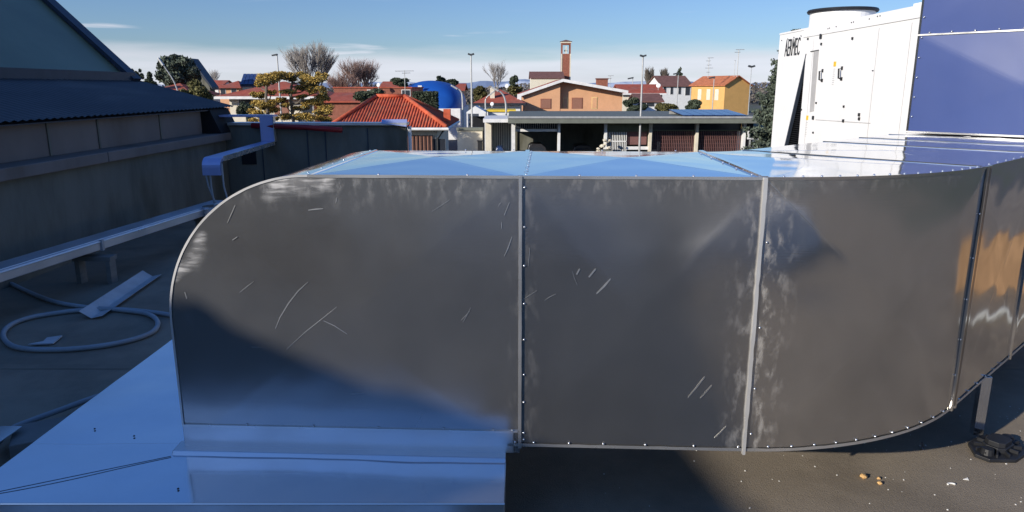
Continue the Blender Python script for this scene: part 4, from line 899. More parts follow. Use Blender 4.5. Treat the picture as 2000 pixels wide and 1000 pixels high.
# --- near red-tiled house (hip roof with real tile ribs)
def red_house():
    Y = 30.0; eL, eR = at(640, 249, Y), at(872, 249, Y); ze = eL.z; rl, rr_ = at(735, 190, 33.2), at(790, 190, 33.2); zr = rl.z
    xl, xr = eL.x, eR.x; yb = Y+6.4; t = thing('tiled_house', 'low house with bright red ribbed tile hip roof just beyond the parapet', 'house', ((xl+xr)/2, Y, STREET))
    Rl, Rr = Vector((rl.x, 33.2, zr)), Vector((rr_.x, 33.2, zr)); e0, e1, e2, e3 = Vector((xl, Y, ze)), Vector((xr, Y, ze)), Vector((xr, yb, ze)), Vector((xl, yb, ze))
    rb_ = MB()
    def slope(a, b, c, d):   # a,b eave; c,d ridge (c above b side)
        ab = b-a; ln = ab.length; ud = ab/ln; tb = (c-b).dot(ud)+ln; ta = (d-a).dot(ud); vs = []; fs = []
        hgt = (d-a)-ud*ta; nrm = ud.cross(hgt).normalized(); 
        if nrm.z < 0: nrm = -nrm
        per = .125; k = int(ln/per)*4
        for i in range(k+1):
            s_ = ln*i/k; f_ = 1.0
            if s_ < ta: f_ = s_/ta
            elif s_ > tb: f_ = (ln-s_)/(ln-tb)
            o = nrm*.028*math.cos(2*math.pi*i/4); vs += [a+ud*s_+o, a+ud*s_+hgt*f_+o]
        for i in range(k): fs.append((2*i, 2*i+2, 2*i+3, 2*i+1))
        rb_.add(vs, fs)
    slope(e0, e1, Rr, Rl); slope(e1, e2, Rr, Rr); slope(e3, e0, Rl, Rl); slope(e2, e3, Rl, Rr)
    ro = rb_.build('roof', M['tile'], t, smooth=True)
    MB().tube([e1+UPV*.03, Rr+UPV*.06], .09, 8).tube([Rl+UPV*.06, Rr+UPV*.06], .09, 8).tube([e0+UPV*.03, Rl+UPV*.06], .09, 8).tube([e2+UPV*.03, Rr+UPV*.06], .09, 8).build('ridge_tiles', M['tile'], ro, smooth=True)
    MB().bb(xl+.5, xr-.45, Y+.5, yb-.4, STREET, ze-.06).build('wall', M['cream'], t)
    MB().prism([(xl, Y, ze-.03), (xr, Y, ze-.03), (xr, yb, ze-.03), (xl, yb, ze-.03)], (0, 0, -.05)).build('soffit', M['fascia'], t)
    MB().tube([(xl, Y-.06, ze-.06), (xr+.05, Y-.06, ze-.06), (xr+.05, yb, ze-.06)], .06, 8).build('gutter', M['fascia'], t)
    MB().tube([(xr-.12, Y+.12, ze-.1), (xr-.42, Y+.42, ze-.5), (xr-.42, Y+.42, STREET)], .045, 8).build('downpipe', M['plastic'], t)
    xw = at(820, 270, Y+.5).x
    w_ = MB().bb(xw-.6, xw+.55, Y+.42, Y+.5, STREET+1, ze-.35).build('door', M['shutter'], t)
    g_ = MB()
    for i in range(8): g_.bb(xw-.6+i*.16, xw-.57+i*.16, Y+.36, Y+.39, STREET+1, ze-.35)
    g_.build('bars', M['plastic'], w_)
    xw = at(858, 270, Y+.5).x; MB().bb(xw-.25, xw+.25, Y+.44, Y+.499, ze-1.6, ze-.5).build('window', M['window'], t)
    cx_ = at(873, 215, 32).x; 
    MB().bb(cx_-.15, cx_+.15, 31.9, 32.2, zr-1.0, zat(213, 32)).build('chimney', M['tile'], ro)
red_house()

# --- golden cloud-pruned pines
def pine(label, Y, trunk_px, pads, seed):
    base = at(trunk_px, 240, Y); t = thing('golden_pine', label, 'pine tree', (base.x, Y, STREET), 'golden cloud-pruned pines'); rnd = random.Random(seed)
    top_ = at(trunk_px+3, 142, Y); pth = smooth_path([Vector((base.x, Y, STREET)), Vector((base.x+.15, Y, STREET+2)), Vector((base.x-.1, Y, (base.z+top_.z)/2)), top_], 4)
    MB().tube(pth, .14, 7, .05).build('trunk', M['bark'], t); br = MB(); cl = []
    for px, py, rx, rz in pads:
        c = at(px, py, Y+rnd.uniform(-.9, .9)); sx = 1.25*rx/F*Y; sz = 1.35*rz/F*Y
        st = Vector((base.x, Y, c.z-.4)); br.tube([st, (st+c)/2+Vector((0, 0, -.15)), c-Vector((0, 0, sz*.5))], .05, 5, .02)
        for i in range(6): cl.append((c.x+rnd.uniform(-.6, .6)*sx, c.y+rnd.uniform(-.5, .5)*sx, c.z+rnd.uniform(-.4, .4)*sz, sx*.45, sx*.45, sz*.5))
    br.build('branches', M['bark'], t); leaves('crown', cl, 26000, .042, M['leaf_gold'], t, seed, shell=.2)
    leaves('inner_needles', [(a, b, c-.06, d*.9, e*.9, f_*.8) for a, b, c, d, e, f_ in cl], 5000, .06, M['leaf_dk'], t, seed+1, shell=.0)
pine('golden cloud-pruned pine tree, left one, in front of the cream villa', 39, 527, [(517, 152, 30, 11), (505, 162, 16, 6), (540, 148, 14, 8), (502, 185, 14, 6), (512, 200, 20, 10), (525, 213, 20, 7), (505, 222, 18, 9), (527, 228, 20, 6), (500, 236, 12, 6), (530, 180, 9, 4), (548, 195, 10, 5)], 3)
pine('golden cloud-pruned pine tree, right one, dense beside red tile roof', 40, 575, [(570, 150, 22, 9), (582, 143, 14, 7), (612, 155, 26, 9), (628, 148, 12, 6), (562, 178, 16, 5), (590, 188, 12, 5), (600, 168, 18, 8), (620, 175, 18, 8), (588, 210, 15, 6), (612, 200, 20, 9), (632, 188, 16, 8), (575, 228, 24, 7), (605, 228, 22, 7), (632, 215, 17, 10), (560, 205, 12, 5), (636, 232, 14, 7)], 9)

# --- villa and left houses
house('villa', 'cream villa with red hip roof and white fascia behind golden pines', 'house', 447, 612, 188, 62, 7.6, 1.25, M['cream'], M['tile_far'], 'hip', ov=.9, fascia=M['fascia'], wins=[('F', -2.2, zat(222, 62), 1.1, 1.3, M['window']), ('F', .8, zat(222, 62), 1.1, 1.3, M['shutter']), ('F', 3.0, zat(222, 62), .9, 1.2, M['window'])])
house('house', 'brown red roofed house partly hidden behind the left hall roof', 'house', 270, 372, 186, 80, 8, 1.3, M['cream'], M['tile_far'], 'hip', ov=.5)
house('house', 'small peach house with red roof left of the cream villa', 'house', 428, 466, 172, 110, 8, 1.1, M['peach'], M['tile_far'], 'hip', ov=.6, wins=[('F', -.9, zat(186, 110), .7, 1, M['window']), ('F', .7, zat(186, 110), .7, 1, M['window'])])
house('house', 'white house with red roof beside the dark steep roof', 'house', 400, 426, 172, 118, 8, 1.1, M['white_r'], M['tile_far'], 'gable_x', ov=.4)
# dark steep roof
def steep():
    Y = 95; t = thing('steep_roofed_building', 'building with steep dark slate roof behind the round tree', 'building', (at(385, 160, Y).x, Y, STREET))
    a, b, c = at(352, 118, Y), at(414, 170, Y), at(340, 170, Y); a = at(373, 114, Y)
    MB().prism([(a.x, Y, a.z), (b.x, Y, b.z), (b.x, Y, b.z-.3), (a.x-.3, Y, a.z-.4), (c.x, Y, c.z-.3), (c.x, Y, c.z)], (0, 2.2, 0)).build('roof', M['frame_dk'], t)
    MB().prism([(a.x, Y+.3, a.z-.5), (b.x-.4, Y+.3, b.z), (b.x-.4, Y+.3, STREET), (c.x+.4, Y+.3, STREET), (c.x+.4, Y+.3, c.z)], (0, 1.6, 0)).build('wall', M['concrete'], t)
steep()
def solar_house():
    Y = 100; t = thing('solar_roofed_house', 'house whose roof slope is covered with dark solar panels', 'house', (at(485, 160, Y).x, Y, STREET))
    a, b, c, d = at(469, 166, Y), at(500, 166, Y), at(503, 145, Y+3), at(476, 145, Y+3)
    MB().add([a, b, c, d, a-UPV*.2, b-UPV*.2, c-UPV*.2, d-UPV*.2], [(0, 1, 2, 3), (4, 7, 6, 5), (0, 4, 5, 1), (1, 5, 6, 2), (2, 6, 7, 3), (3, 7, 4, 0)]).build('roof', M['frame_dk'], t)
    for i in range(4):
        for j in range(3):
            q = [a.lerp(b, (i+s_)/4).lerp(d.lerp(c, (i+s_)/4), (j+r_)/3)+UPV*.05-Vector((0, .04, 0)) for s_, r_ in ((.04, .04), (.94, .04), (.94, .94), (.04, .94))]
            MB().prism(q, (0, -.02, .05)).build('solar_panel', M['solar'], t)
    MB().bb(a.x+.2, b.x-.1, Y+.3, Y+4, STREET, a.z-.25).build('wall', M['cream'], t)
solar_house()
# chimney tower left
def small_tower():
    Y = 120; c = at(228, 150, Y); t = thing('chimney_tower', 'small pale tower with flat cap beside the hall roof edge', 'tower', (c.x, Y, STREET)); w_ = .42
    MB().bb(c.x-w_, c.x+w_, Y, Y+1.2, STREET, zat(128, Y, 228)).build('shaft', M['cream'], t); z_ = zat(128, Y, 228)
    MB().bb(c.x-w_*1.4, c.x+w_*1.4, Y-.3, Y+1.5, z_+.002, z_+.25).build('cap', M['cream'], t)
small_tower()
# brown brick building
house('brick_building', 'long brown brick building with flat roof behind the red tile roof', 'building', 652, 803, 172, 75, 10, .12, M['brick'], M['tile_far'], 'flat', ov=.1, wins=[('F', -.1, zat(187, 75), .8, .55, M['window']), ('F', 3.4, zat(187, 75), .8, .55, M['window'])])
house('brick_annex', 'low terracotta roofed annex in front of the brown brick building', 'building', 640, 705, 200, 60, 8, .6, M['brick'], M['tile_far'], 'gable_x', ov=.3)
# blue dome
def dome():
    Y = 95; a, b = at(768, 210, Y), at(899, 210, Y); cx_ = (a.x+b.x)/2; rx = (b.x-a.x)/2; zb_ = zat(212, Y); zt = zat(157, Y); t = thing('inflatable_hall', 'bright blue inflatable sports hall on a white base wall', 'sports hall', (cx_, Y+9, STREET))
    vs = []; fs = []; n, k = 28, 22
    for j in range(k+1):
        f_ = j/k; yy = Y+18*f_; s_ = math.sqrt(max(0.02, 1-abs(2*f_-1)**3.2)) if f_ > .5 else (1-(1-min(1, f_*4+.0))**2)**.5 if f_ < .25 else 1
        for i in range(n+1):
            an = math.pi*i/n; bul = 1+.012*math.cos(f_*60); vs.append((cx_-rx*math.cos(an)*(.6+.4*s_)*bul, yy, zb_+(zt-zb_)*math.sin(an)**.8*s_*bul))
    for j in range(k):
        for i in range(n): p_ = j*(n+1)+i; fs.append((p_, p_+1, p_+n+2, p_+n+1))
    dm_ = MB().add(vs, fs).build('membrane', M['blue_dome'], t, smooth=True)
    MB().bb(cx_-rx, cx_+rx, Y-.2, Y+18, STREET, zb_).build('base_wall', M['white_r'], t)
    p_ = at(821, 170, Y+1.2); MB().box(p_-Vector((0, .5, 0)), (.5, .1, .4)).build('vent_flap', M['white_r'], dm_)
dome()
house('house', 'tan house with red roof just right of the blue hall', 'house', 878, 903, 176, 130, 8, 1.0, M['peach'], M['tile_far'], 'gable_x', ov=.5, wins=[('F', .3, zat(190, 130), .8, 1.2, M['window'])])
house('house', 'white house with red hip roof left of the peach house', 'house', 935, 1016, 201, 70, 8, 1.25, M['white_r'], M['tile_far'], 'hip', ov=.55, chim=[(-.7, 1.2, 1.4, .22, M['cream']), (1.9, .9, .8, .2, M['white_r'])], fascia=M['window'])
house('shed', 'low white shed with yellow awning beside the street lamps', 'shed', 953, 1004, 218, 60, 4, .12, M['white_r'], M['yellow'], 'flat', ov=.15)
def tent():
    Y = 58; a, b = at(911, 222, Y), at(949, 222, Y); ap = at(928, 207, Y); t = thing('carport', 'small white carport with pointed roof beside tall lamp post', 'carport', ((a.x+b.x)/2, Y, STREET))
    MB().prism([(a.x, Y, a.z), (b.x, Y, b.z), (b.x, Y, b.z+.12), (ap.x, Y, ap.z), (a.x, Y, a.z+.12)], (0, 3, 0)).build('roof', M['white_r'], t)
    for x in (a.x+.06, b.x-.06): MB().bb(x-.05, x+.05, Y+.02, Y+.12, STREET, a.z-.002).build('leg', M['fascia'], t)
    MB().bb(a.x+.2, b.x-.2, Y+1.5, Y+2.8, STREET, a.z-.3).build('store', M['dark'], t)
tent()

# --- peach house with the broad gable
def peach_house():
    Y = 78; t = thing('gabled_house', 'large peach house with broad white-edged gable behind the garage', 'house', (at(1110, 200, Y).x, Y, STREET))
    L0, Ap, R0 = at(1018, 185, Y), at(1099, 157, Y), at(1221, 179, Y); xm = at(1094, 180, Y).x
    zl = lambda x: (L0.z+(Ap.z-L0.z)*(x-L0.x)/(Ap.x-L0.x)) if x < Ap.x else (Ap.z+(R0.z-Ap.z)*(x-Ap.x)/(R0.x-Ap.x))
    MB().prism([(L0.x+.2, Y, STREET), (xm, Y, STREET), (xm, Y, zl(xm)-.05), (L0.x+.2, Y, zl(L0.x+.2)-.05)], (0, 12, 0)).build('wall', M['peach'], t)
    MB().prism([(xm+.01, Y+.8, STREET), (R0.x-.15, Y+.8, STREET), (R0.x-.15, Y+.8, zl(R0.x-.15)-.05), (Ap.x, Y+.8, Ap.z-.05), (xm+.01, Y+.8, zl(xm)-.05)], (0, 11, 0)).build('wall', M['peach'], t)
    rf = MB(); o_ = .45
    P = [(L0.x-.3, zl(L0.x-.3)), (Ap.x, Ap.z), (R0.x+.25, zl(R0.x+.25))]
    for (xa, za), (xb, zb_) in ((P[0], P[1]), (P[1], P[2])): rf.prism([(xa, Y-o_, za), (xb, Y-o_, zb_), (xb, Y-o_, zb_+.14), (xa, Y-o_, za+.14)], (0, 13, 0))
    ro = rf.build('roof', M['tile_far'], t)
    fb_ = MB()
    for (xa, za), (xb, zb_) in ((P[0], P[1]), (P[1], P[2])): fb_.prism([(xa, Y-o_-.06, za-.14), (xb, Y-o_-.06, zb_-.14), (xb, Y-o_-.06, zb_+.16), (xa, Y-o_-.06, za+.16)], (0, .055, 0))
    fb_.build('fascia', M['fascia'], t)
    def win(px0, px1, py0, py1, yy, mm, nm):
        a, b = at(px0, py0, yy), at(px1, py1, yy); f_ = MB().bb(a.x-.07, b.x+.07, yy-.05, yy, b.z-.07, a.z+.07).build(nm, M['yellow_r'] if mm is M['peach'] else M['brick'], t)
        MB().bb(a.x, b.x, yy-.075, yy-.02, b.z, a.z).build('shutter', mm, f_)
    win(1057, 1075, 194, 211, Y, M['shutter'], 'window'); win(1118, 1136, 192, 222, Y+.8, M['shutter'], 'door'); win(1101, 1108, 192, 211, Y+.8, M['peach'], 'window'); win(1157, 1165, 191, 211, Y+.8, M['peach'], 'window')
    MB().bb(xm+.05, R0.x-.3, Y-.2, Y-.12, zat(219, Y), zat(212.5, Y)).build('terrace_rail', M['peach'], t)
    for px in (1176, 1186):
        c = at(px, 219, Y-.6); MB().tube([c-UPV*.3, c+UPV*.05], .16, 8, .2).build('flower_pot', M['recess'], t)
    c = at(1163, 160, 84)
peach_house()
def brick_stack():
    Y = 95; a, b = at(1166, 155, Y), at(1187, 170, Y); t = thing('brick_stack', 'short wide brick chimney stack behind the white-edged gable', 'chimney', ((a.x+b.x)/2, Y, STREET))
    MB().bb(a.x, b.x, Y, Y+1.2, STREET, a.z).build('shaft', M['brick'], t); MB().bb(a.x-.08, b.x+.08, Y-.1, Y+1.3, a.z+.001, a.z+.15).build('cap', M['tile_br'], t)
brick_stack()
# church
house('church', 'cream church with low brown tiled roof behind the peach gable', 'church', 1037, 1100, 153, 165, 9, 1.4, M['cream'], M['tile_br'], 'gable_x', ov=.3)
def apse():
    Y = 167; c = at(1117, 158, Y); 
def campanile():
    Y = 172; cx_ = at(1105.5, 110, Y).x; w_ = 17.5/F*Y/2; z = lambda py: zat(py, Y); t = thing('bell_tower', 'slender red brick bell tower with open belfry and small pyramid roof', 'bell tower', (cx_, Y+w_, STREET))
    MB().bb(cx_-w_, cx_+w_, Y, Y+2*w_, STREET, z(105)).build('shaft', M['brick'], t)
    MB().bb(cx_-w_*1.06, cx_-w_*.82, Y-.08, Y-.003, STREET, z(105)).bb(cx_+w_*.82, cx_+w_*1.06, Y-.08, Y-.003, STREET, z(105)).build('corner_strips', M['cream'], t)
    for sx in (-1, 1):
        for sy in (0, 1): MB().bb(cx_+sx*w_-.28 if sx > 0 else cx_-w_, cx_+w_ if sx > 0 else cx_-w_+.28, Y+sy*(2*w_-.28), Y+sy*(2*w_-.28)+.28, z(105)+.002, z(87)).build('belfry_pier', M['brick'], t)
    MB().bb(cx_-.13, cx_+.13, Y+.05, Y+.25, z(105)+.002, z(90)).build('mullion', M['cream'], t)
    MB().bb(cx_-w_, cx_+w_, Y, Y+2*w_, z(87)+.002, z(84)).build('belfry_head', M['brick'], t)
    MB().bb(cx_-w_*1.12, cx_+w_*1.12, Y-.15, Y+2*w_+.15, z(84)+.002, z(81)).build('cornice', M['cream'], t)
    q = w_*1.3; zz = z(81)+.002; MB().add([(cx_-q, Y+w_-q, zz), (cx_+q, Y+w_-q, zz), (cx_+q, Y+w_+q, zz), (cx_-q, Y+w_+q, zz), (cx_, Y+w_, z(77))], [(0, 1, 4), (1, 2, 4), (2, 3, 4), (3, 0, 4), (3, 2, 1, 0)]).build('roof', M['tile_br'], t)
    MB().dome((cx_+.0, Y+w_, z(100)), .4, 10, 3, nrm=(0, 0, 1), sq=1.1).build('bell', M['lamp'], t)
campanile()
house('house', 'low house with brick red roof right of the peach gable', 'house', 1216, 1294, 182, 105, 9, 1.1, M['cream'], M['tile_far'], 'gable_x', ov=.5, fascia=M['fascia'])
house('house', 'small white house with dark red porch roof behind the garage', 'house', 1246, 1292, 199, 88, 6, .8, M['white_r'], M['tile_br'], 'gable_x', ov=.3, wins=[('F', .1, zat(208, 88), .9, .6, M['window'])])
house('house', 'white two storey house with brown roof left of the ochre house', 'house', 1292, 1352, 168, 140, 8, 1.8, M['white_r'], M['tile_br'], 'gable_x', ov=.35, rot=R(10), wins=[('F', -2.4, zat(184, 140), .5, 1.5, M['window']), ('F', -1.0, zat(184, 140), .5, 1.5, M['window']), ('F', .6, zat(184, 140), .5, 1.5, M['window']), ('F', 2.2, zat(186, 140), .9, 1.7, M['window'])])
t_, T_, w_, ze_ = house('house', 'ochre yellow gabled house with orange tile roof behind the solar panels', 'house', 1411, 1470, 166, 120, 9.0, 1.35, M['ochre'], M['tile_or'], 'gable_y', ov=.35, rot=R(22), wins=[('L', 2.0, zat(195, 120), .8, 1.6, M['cream']), ('L', 4.2, zat(195, 120), .8, 1.6, M['cream']), ('L', 6.6, zat(195, 120), .8, 1.6, M['cream'])])
house('house', 'distant cream house with brown roof peeping above the church trees', 'house', 1395, 1410, 160, 190, 8, 1.2, M['cream'], M['tile_br'], 'gable_x')
house('house', 'far low house with red roof between the bare tree and villa', 'house', 745, 775, 171, 140, 8, 1, M['cream'], M['tile_far'], 'gable_x')

# --- garage building
def garage():
    Y = 42.0; t = thing('garage_building', 'long low garage with flat grey canopy, white columns and open dark bays', 'garage', (at(1230, 280, Y).x, Y, STREET)); X_ = lambda px: at(px, 250, Y).x; Z_ = lambda py: zat(py, Y)
    zt, zf = Z_(226.5), Z_(239)
    MB().bb(X_(993), X_(1478), Y-1.3, Y+9, zf, zt).build('flat_roof', M['canopy'], t, bevel=.02)
    MB().bb(X_(993)-.05, X_(1478)+.05, Y-1.36, Y-1.303, zt-.08, zt+.03).build('roof_edge', M['post'], t)
    MB().bb(X_(1000), X_(1470), Y+7.5, Y+7.7, STREET, zf-.002).build('rear_wall', M['concrete'], t)
    for a, b, mm in ((999, 1006, 'fascia'), (1089, 1094, 'white_r'), (1180, 1185, 'white_r'), (1267, 1273, 'cream'), (1358, 1363, 'cream'), (1450, 1455, 'white_r')):
        MB().bb(X_(a), X_(b), Y-.25, Y+.1, STREET, zf-.002).build('column', M[mm], t)
    MB().bb(X_(1006)+.01, X_(1089)-.01, Y+.0, Y+.12, Z_(257), Z_(252)).build('beam', M['fascia'], t)
    g = MB()
    for i in range(20): x = X_(1008)+(X_(1088)-X_(1008))*i/19; g.bb(x-.012, x+.012, Y+.3, Y+.33, Z_(252), zf-.01)
    g.build('transom_bars', M['recess'], t)
    MB().bb(X_(1008), X_(1088), Y+.6, Y+.63, Z_(252), zf-.01).build('transom_glass', M['window'], t)
    # bay 3: olive panel over white railings
    MB().bb(X_(1185)+.01, X_(1267)-.01, Y-.05, Y+.05, Z_(257), zf-.002).build('olive_panel', M['olive'], t)
    g = MB()
    for i in range(12): x = X_(1187)+(X_(1224)-X_(1187))*i/11; g.bb(x-.02, x+.02, Y+.02, Y+.06, Z_(300), Z_(258))
    g.bb(X_(1187), X_(1224), Y-.0, Y+.019, Z_(277), Z_(275)); g.build('white_railing', M['white_r'], t)
    MB().bb(X_(1226), X_(1265), Y+.2, Y+.3, Z_(283), Z_(257)).build('brown_door', M['grate'], t)
    MB().bb(X_(1224), X_(1267), Y-.1, Y+.05, Z_(292), Z_(286)).build('ledge', M['white_r'], t)
    for a, b in ((1273, 1358), (1363, 1450)):
        MB().bb(X_(a)+.01, X_(b)-.01, Y+.2, Y+.25, Z_(254), zf-.003).build('transom_glass', M['window'], t)
        MB().bb(X_(a)+.01, X_(b)-.01, Y+.1, Y+.18, Z_(256), Z_(254)).build('beam', M['olive'], t)
        MB().bb(X_(a)+.01, X_(b)-.01, Y+.8, Y+.85, STREET, Z_(256)).build('shop_glass', M['window'], t)
        g = MB()
        for i in range(24): x = X_(a)+(X_(b)-X_(a))*(i+.5)/24; g.bb(x-.018, x+.018, Y+.12, Y+.15, Z_(302), Z_(256)-.01)
        for j in range(7): z = Z_(258)-.22*j; g.bb(X_(a)+.01, X_(b)-.01, Y+.10, Y+.118, z-.015, z)
        g.build('grille', M['grate'], t)
    g = MB()
    for a, b, sd in ((1008, 1060, 2), (1100, 1150, 3)):
        pass
    # left annex
    MB().bb(X_(943), X_(992), Y+.5, Y+6, Z_(240), Z_(233)).build('annex_roof', M['fascia'], t)
    MB().bb(X_(946), X_(958), Y+1.5, Y+5, STREET, Z_(240)-.002).build('annex_pier', M['cream'], t)
    g = MB()
    for i in range(9): x = X_(960)+(X_(997)-X_(960))*i/8; g.bb(x-.05, x+.05, Y+2.6, Y+2.66, Z_(300), Z_(241))
    g.build('annex_slats', M['cream'], t)
    MB().bb(X_(958)+.02, X_(998), Y+3, Y+3.1, STREET, Z_(241)).build('annex_back', M['dark'], t)
    MB().bb(X_(1455)+.01, X_(1478), Y+.6, Y+.7, STREET, zf-.003).build('end_bay', M['dark'], t)
    MB().bb(X_(1470), X_(1492), Y-1.0, Y+1, Z_(231), Z_(227)).build('side_canopy', M['fascia'], t)
    return X_, Z_, Y
X_, Z_, YG = garage()
def garage_things():
    t = thing('solar_array', 'row of blue solar panels lying on the garage roof', 'solar panels', (X_(1365), YG+1.5, Z_(226.5)))
    for i in range(6):
        a, b = X_(1322)+.62*i*.72, X_(1322)+.62*i*.72+.42
    x0, x1 = at(1322, 222, YG+1).x, at(1442, 222, YG+1).x; n = 6; z0 = Z_(226.5)+.04
    for i in range(n):
        a = x0+(x1-x0)*i/n; b = x0+(x1-x0)*(i+.94)/n
        o = MB().prism([(a, YG-.6, z0), (b, YG-.6, z0), (b, YG+3.2, z0+.20), (a, YG+3.2, z0+.20)], (0, 0, .04)).build('panel', M['solar'], t)
    MB().bb(x0, x1, YG+3.1, YG+3.15, z0-.03, z0+.15).build('frame', M['post'], t)
    # sign with crossed symbol
    s_ = thing('cross_sign', 'white board with dark crossed symbol at the garage right end', 'sign', (X_(1461), YG-.3, STREET))
    b0 = MB().bb(X_(1456), X_(1469), YG-.45, YG-.40, Z_(271), Z_(254)).build('board', M['white_r'], s_)
    c = Vector(((X_(1456)+X_(1469))/2, YG-.46, (Z_(271)+Z_(254))/2+.03)); x_ = MB()
    for a in (R(45), R(-45)): x_.box(c, (.30, .01, .05), Matrix.Rotation(a, 3, 'Y'))
    x_.bb(c.x-.12, c.x+.12, c.y-.005, c.y+.005, c.z-.20, c.z-.17); x_.build('symbol', M['lamp'], s_)
    MB().bb(X_(1461), X_(1464), YG-.398, YG-.34, STREET, Z_(254)).build('pole', M['post'], s_)
    s_ = thing('blue_sign', 'small round blue road sign beside the garage end', 'sign', (X_(1478), YG-.5, STREET))
    c = Vector((X_(1478), YG-.5, Z_(236))); MB().tube([c, c+Vector((0, .03, 0))], .16, 14).build('disc', M['blue_sign'], s_); MB().tube([(c.x, c.y+.06, STREET), (c.x, c.y+.06, c.z)], .03, 6).build('pole', M['post'], s_)
    # vehicles inside the bays
    def car(px0, px1, pyt, Y, mm, lb):
        a, b = at(px0, pyt, Y), at(px1, pyt, Y); L_ = b.x-a.x; x0 = a.x; zt = a.z; z0 = STREET+.25; H = zt-z0
        t = thing('parked_car', lb, 'car', ((a.x+b.x)/2, Y, STREET), 'cars parked in the garage')
        pr = [(0, .0), (0, .45), (.04, .55), (.2, .62), (.32, .96), (.40, 1.), (.70, 1.), (.82, .93), (.94, .60), (1, .55), (1, 0)]
        MB().prism([(x0+u_*L_, Y, z0+v*H) for u_, v in pr], (0, 1.6, 0)).build('body', mm, t, bevel=.05)
        MB().prism([(x0+u_*L_, Y-.01, z0+v*H) for u_, v in [(.27, .64), (.35, .92), (.68, .93), (.80, .86), (.86, .64)]], (0, .02, 0)).build('side_window', M['window'], t)
        for u_ in (.18, .80): c = Vector((x0+u_*L_, Y-.02, STREET+.32)); MB().tube([c, c+Vector((0, .2, 0))], .32, 14).build('wheel', M['plastic'], t)
    M['carblue'] = mat('dark_blue_car_paint', (.03, .06, .15), rough=.3, spec=.6); M['cardark'] = mat('dark_car_paint', (.03, .03, .035), rough=.3, spec=.6); M['carw'] = mat('silver_car_paint', (.35, .36, .37), rough=.35, spec=.6)
    car(958, 990, 288, YG-.6, M['carblue'], 'dark blue car parked left of the garage column'); car(1012, 1078, 281, YG+3, M['cardark'], 'black car inside the first garage bay'); car(1100, 1170, 283, YG+3.5, M['cardark'], 'dark car inside the second garage bay')
    t = thing('stone_pile', 'pale rubble stones heaped at the foot of a garage column', 'rubble', (X_(1180), YG-.7, STREET)); rnd = random.Random(2)
    for i in range(9):
        pz = Z_(290)+rnd.uniform(-.2, .5)*(1 if i < 6 else .3); lump((X_(1179)+rnd.uniform(-.4, .3), YG-.8+rnd.uniform(-.2, .2), pz), rnd.uniform(.10, .17), i).build('stone', M['cream'], t)
    MB().bb(X_(1170), X_(1190), YG-1.0, YG-.5, STREET, Z_(290)).build('plinth', M['concrete'], t)
    # pale wall and bin left
    w_ = thing('yard_wall', 'pale yard wall with dark coping left of the garage', 'wall', (X_(918), 46, STREET))
    a, b = at(893, 255, 46), at(942, 255, 46); MB().bb(a.x, b.x, 46, 46.3, STREET, zat(255, 46)).build('wall', M['cream'], w_); MB().bb(a.x-.05, b.x+.05, 45.9, 46.4, zat(255, 46)+.002, zat(249, 46)).build('coping', M['canopy'], w_)
    a, b = at(933, 274, 45), at(942, 288, 45); bn = thing('waste_bin', 'black wheeled bin standing by the pale yard wall', 'bin', ((a.x+b.x)/2, 45, STREET)); MB().bb(a.x, b.x, 44.8, 45.2, STREET, a.z-.06).build('body', M['plastic'], bn, bevel=.02); MB().bb(a.x-.03, b.x+.03, 44.75, 45.25, a.z-.058, a.z).build('lid', M['plastic'], bn)
garage_things()

# --- lamps and antennas
def lamp(px, pyt, Y, lb, head='flat', r=.06, side=-1, grp='tall street lamps'):
    tp = at(px, pyt, Y); t = thing('street_lamp', lb, 'street lamp', (tp.x, Y, STREET), grp); MB().tube([(tp.x, Y, STREET), (tp.x, Y, (STREET+tp.z)/2), (tp.x, Y, tp.z)], r*1.25, 8, r*.7).build('pole', M['post'], t)
    s_ = Y/40.
    if head == 'flat': MB().box(tp+Vector((side*.12*s_, 0, .02)), (.30*s_, .18*s_, .07*s_), Matrix.Rotation(side*.2, 3, 'Y')).build('lamp_head', M['lamp'], t, bevel=.01)
    else:
        for q in (-1, 1): MB().box(tp+Vector((q*.09*s_, 0, .03)), (.16*s_, .2*s_, .09*s_), Matrix.Rotation(-q*.3, 3, 'Y')).build('lamp_head', M['lamp'], t, bevel=.01)
    return t
lamp(541, 108, 43, 'tall lamp post in front of the golden pines', 'flat', .055)
lamp(920, 107, 47, 'tall twin-headed lamp post standing left of the garage', 'twin', .06)
lamp(1256, 110, 41, 'tall lamp post in front of the garage, with twin dark heads', 'twin', .06)
lamp(217, 110, 60, 'lamp post behind the hall roof at far left', 'flat', .05)
lamp(1325, 144, 100, 'short distant lamp post before the white two storey house', 'flat', .07, grp='distant lamps'); lamp(1468, 130, 110, 'distant lamp post between ochre house and cedar', 'twin', .06, grp='distant lamps'); lamp(1236, 153, 110, 'small distant lamp post over the red roof', 'flat', .06, grp='distant lamps')
lamp(1395, 152, 90, 'thin post standing in front of the ochre house', 'flat', .07, grp='distant lamps')
def curved(pts, Y, lb, r=.07):
    P = [at(px, py, Y) for px, py in pts]; t = thing('curved_lamp', lb, 'street lamp', (P[0].x, Y, STREET), 'curved street lamps')
    MB().tube([Vector((P[0].x, Y, STREET))]+smooth_path(P, 4), r, 8, r*.7).build('pole', M['post'], t); e = P[-1]; d_ = (P[-1]-P[-2]).normalized(); MB().box(e+d_*.2, (.55, .2, .12), Matrix.Rotation(math.atan2(-d_.z, d_.x), 3, 'Y')).build('lamp_head', M['post'], t, bevel=.02)
curved([(989, 240), (988, 205), (985, 190), (979, 181), (972, 177)], 50, 'curved white street lamp left of the peach house')
curved([(950, 235), (948, 200), (951, 190), (957, 185)], 60, 'curved white street lamp above the carport, bending right')
curved([(904, 235), (903, 190), (899, 177), (892, 173)], 55, 'curved street lamp beside the blue hall, bending left')
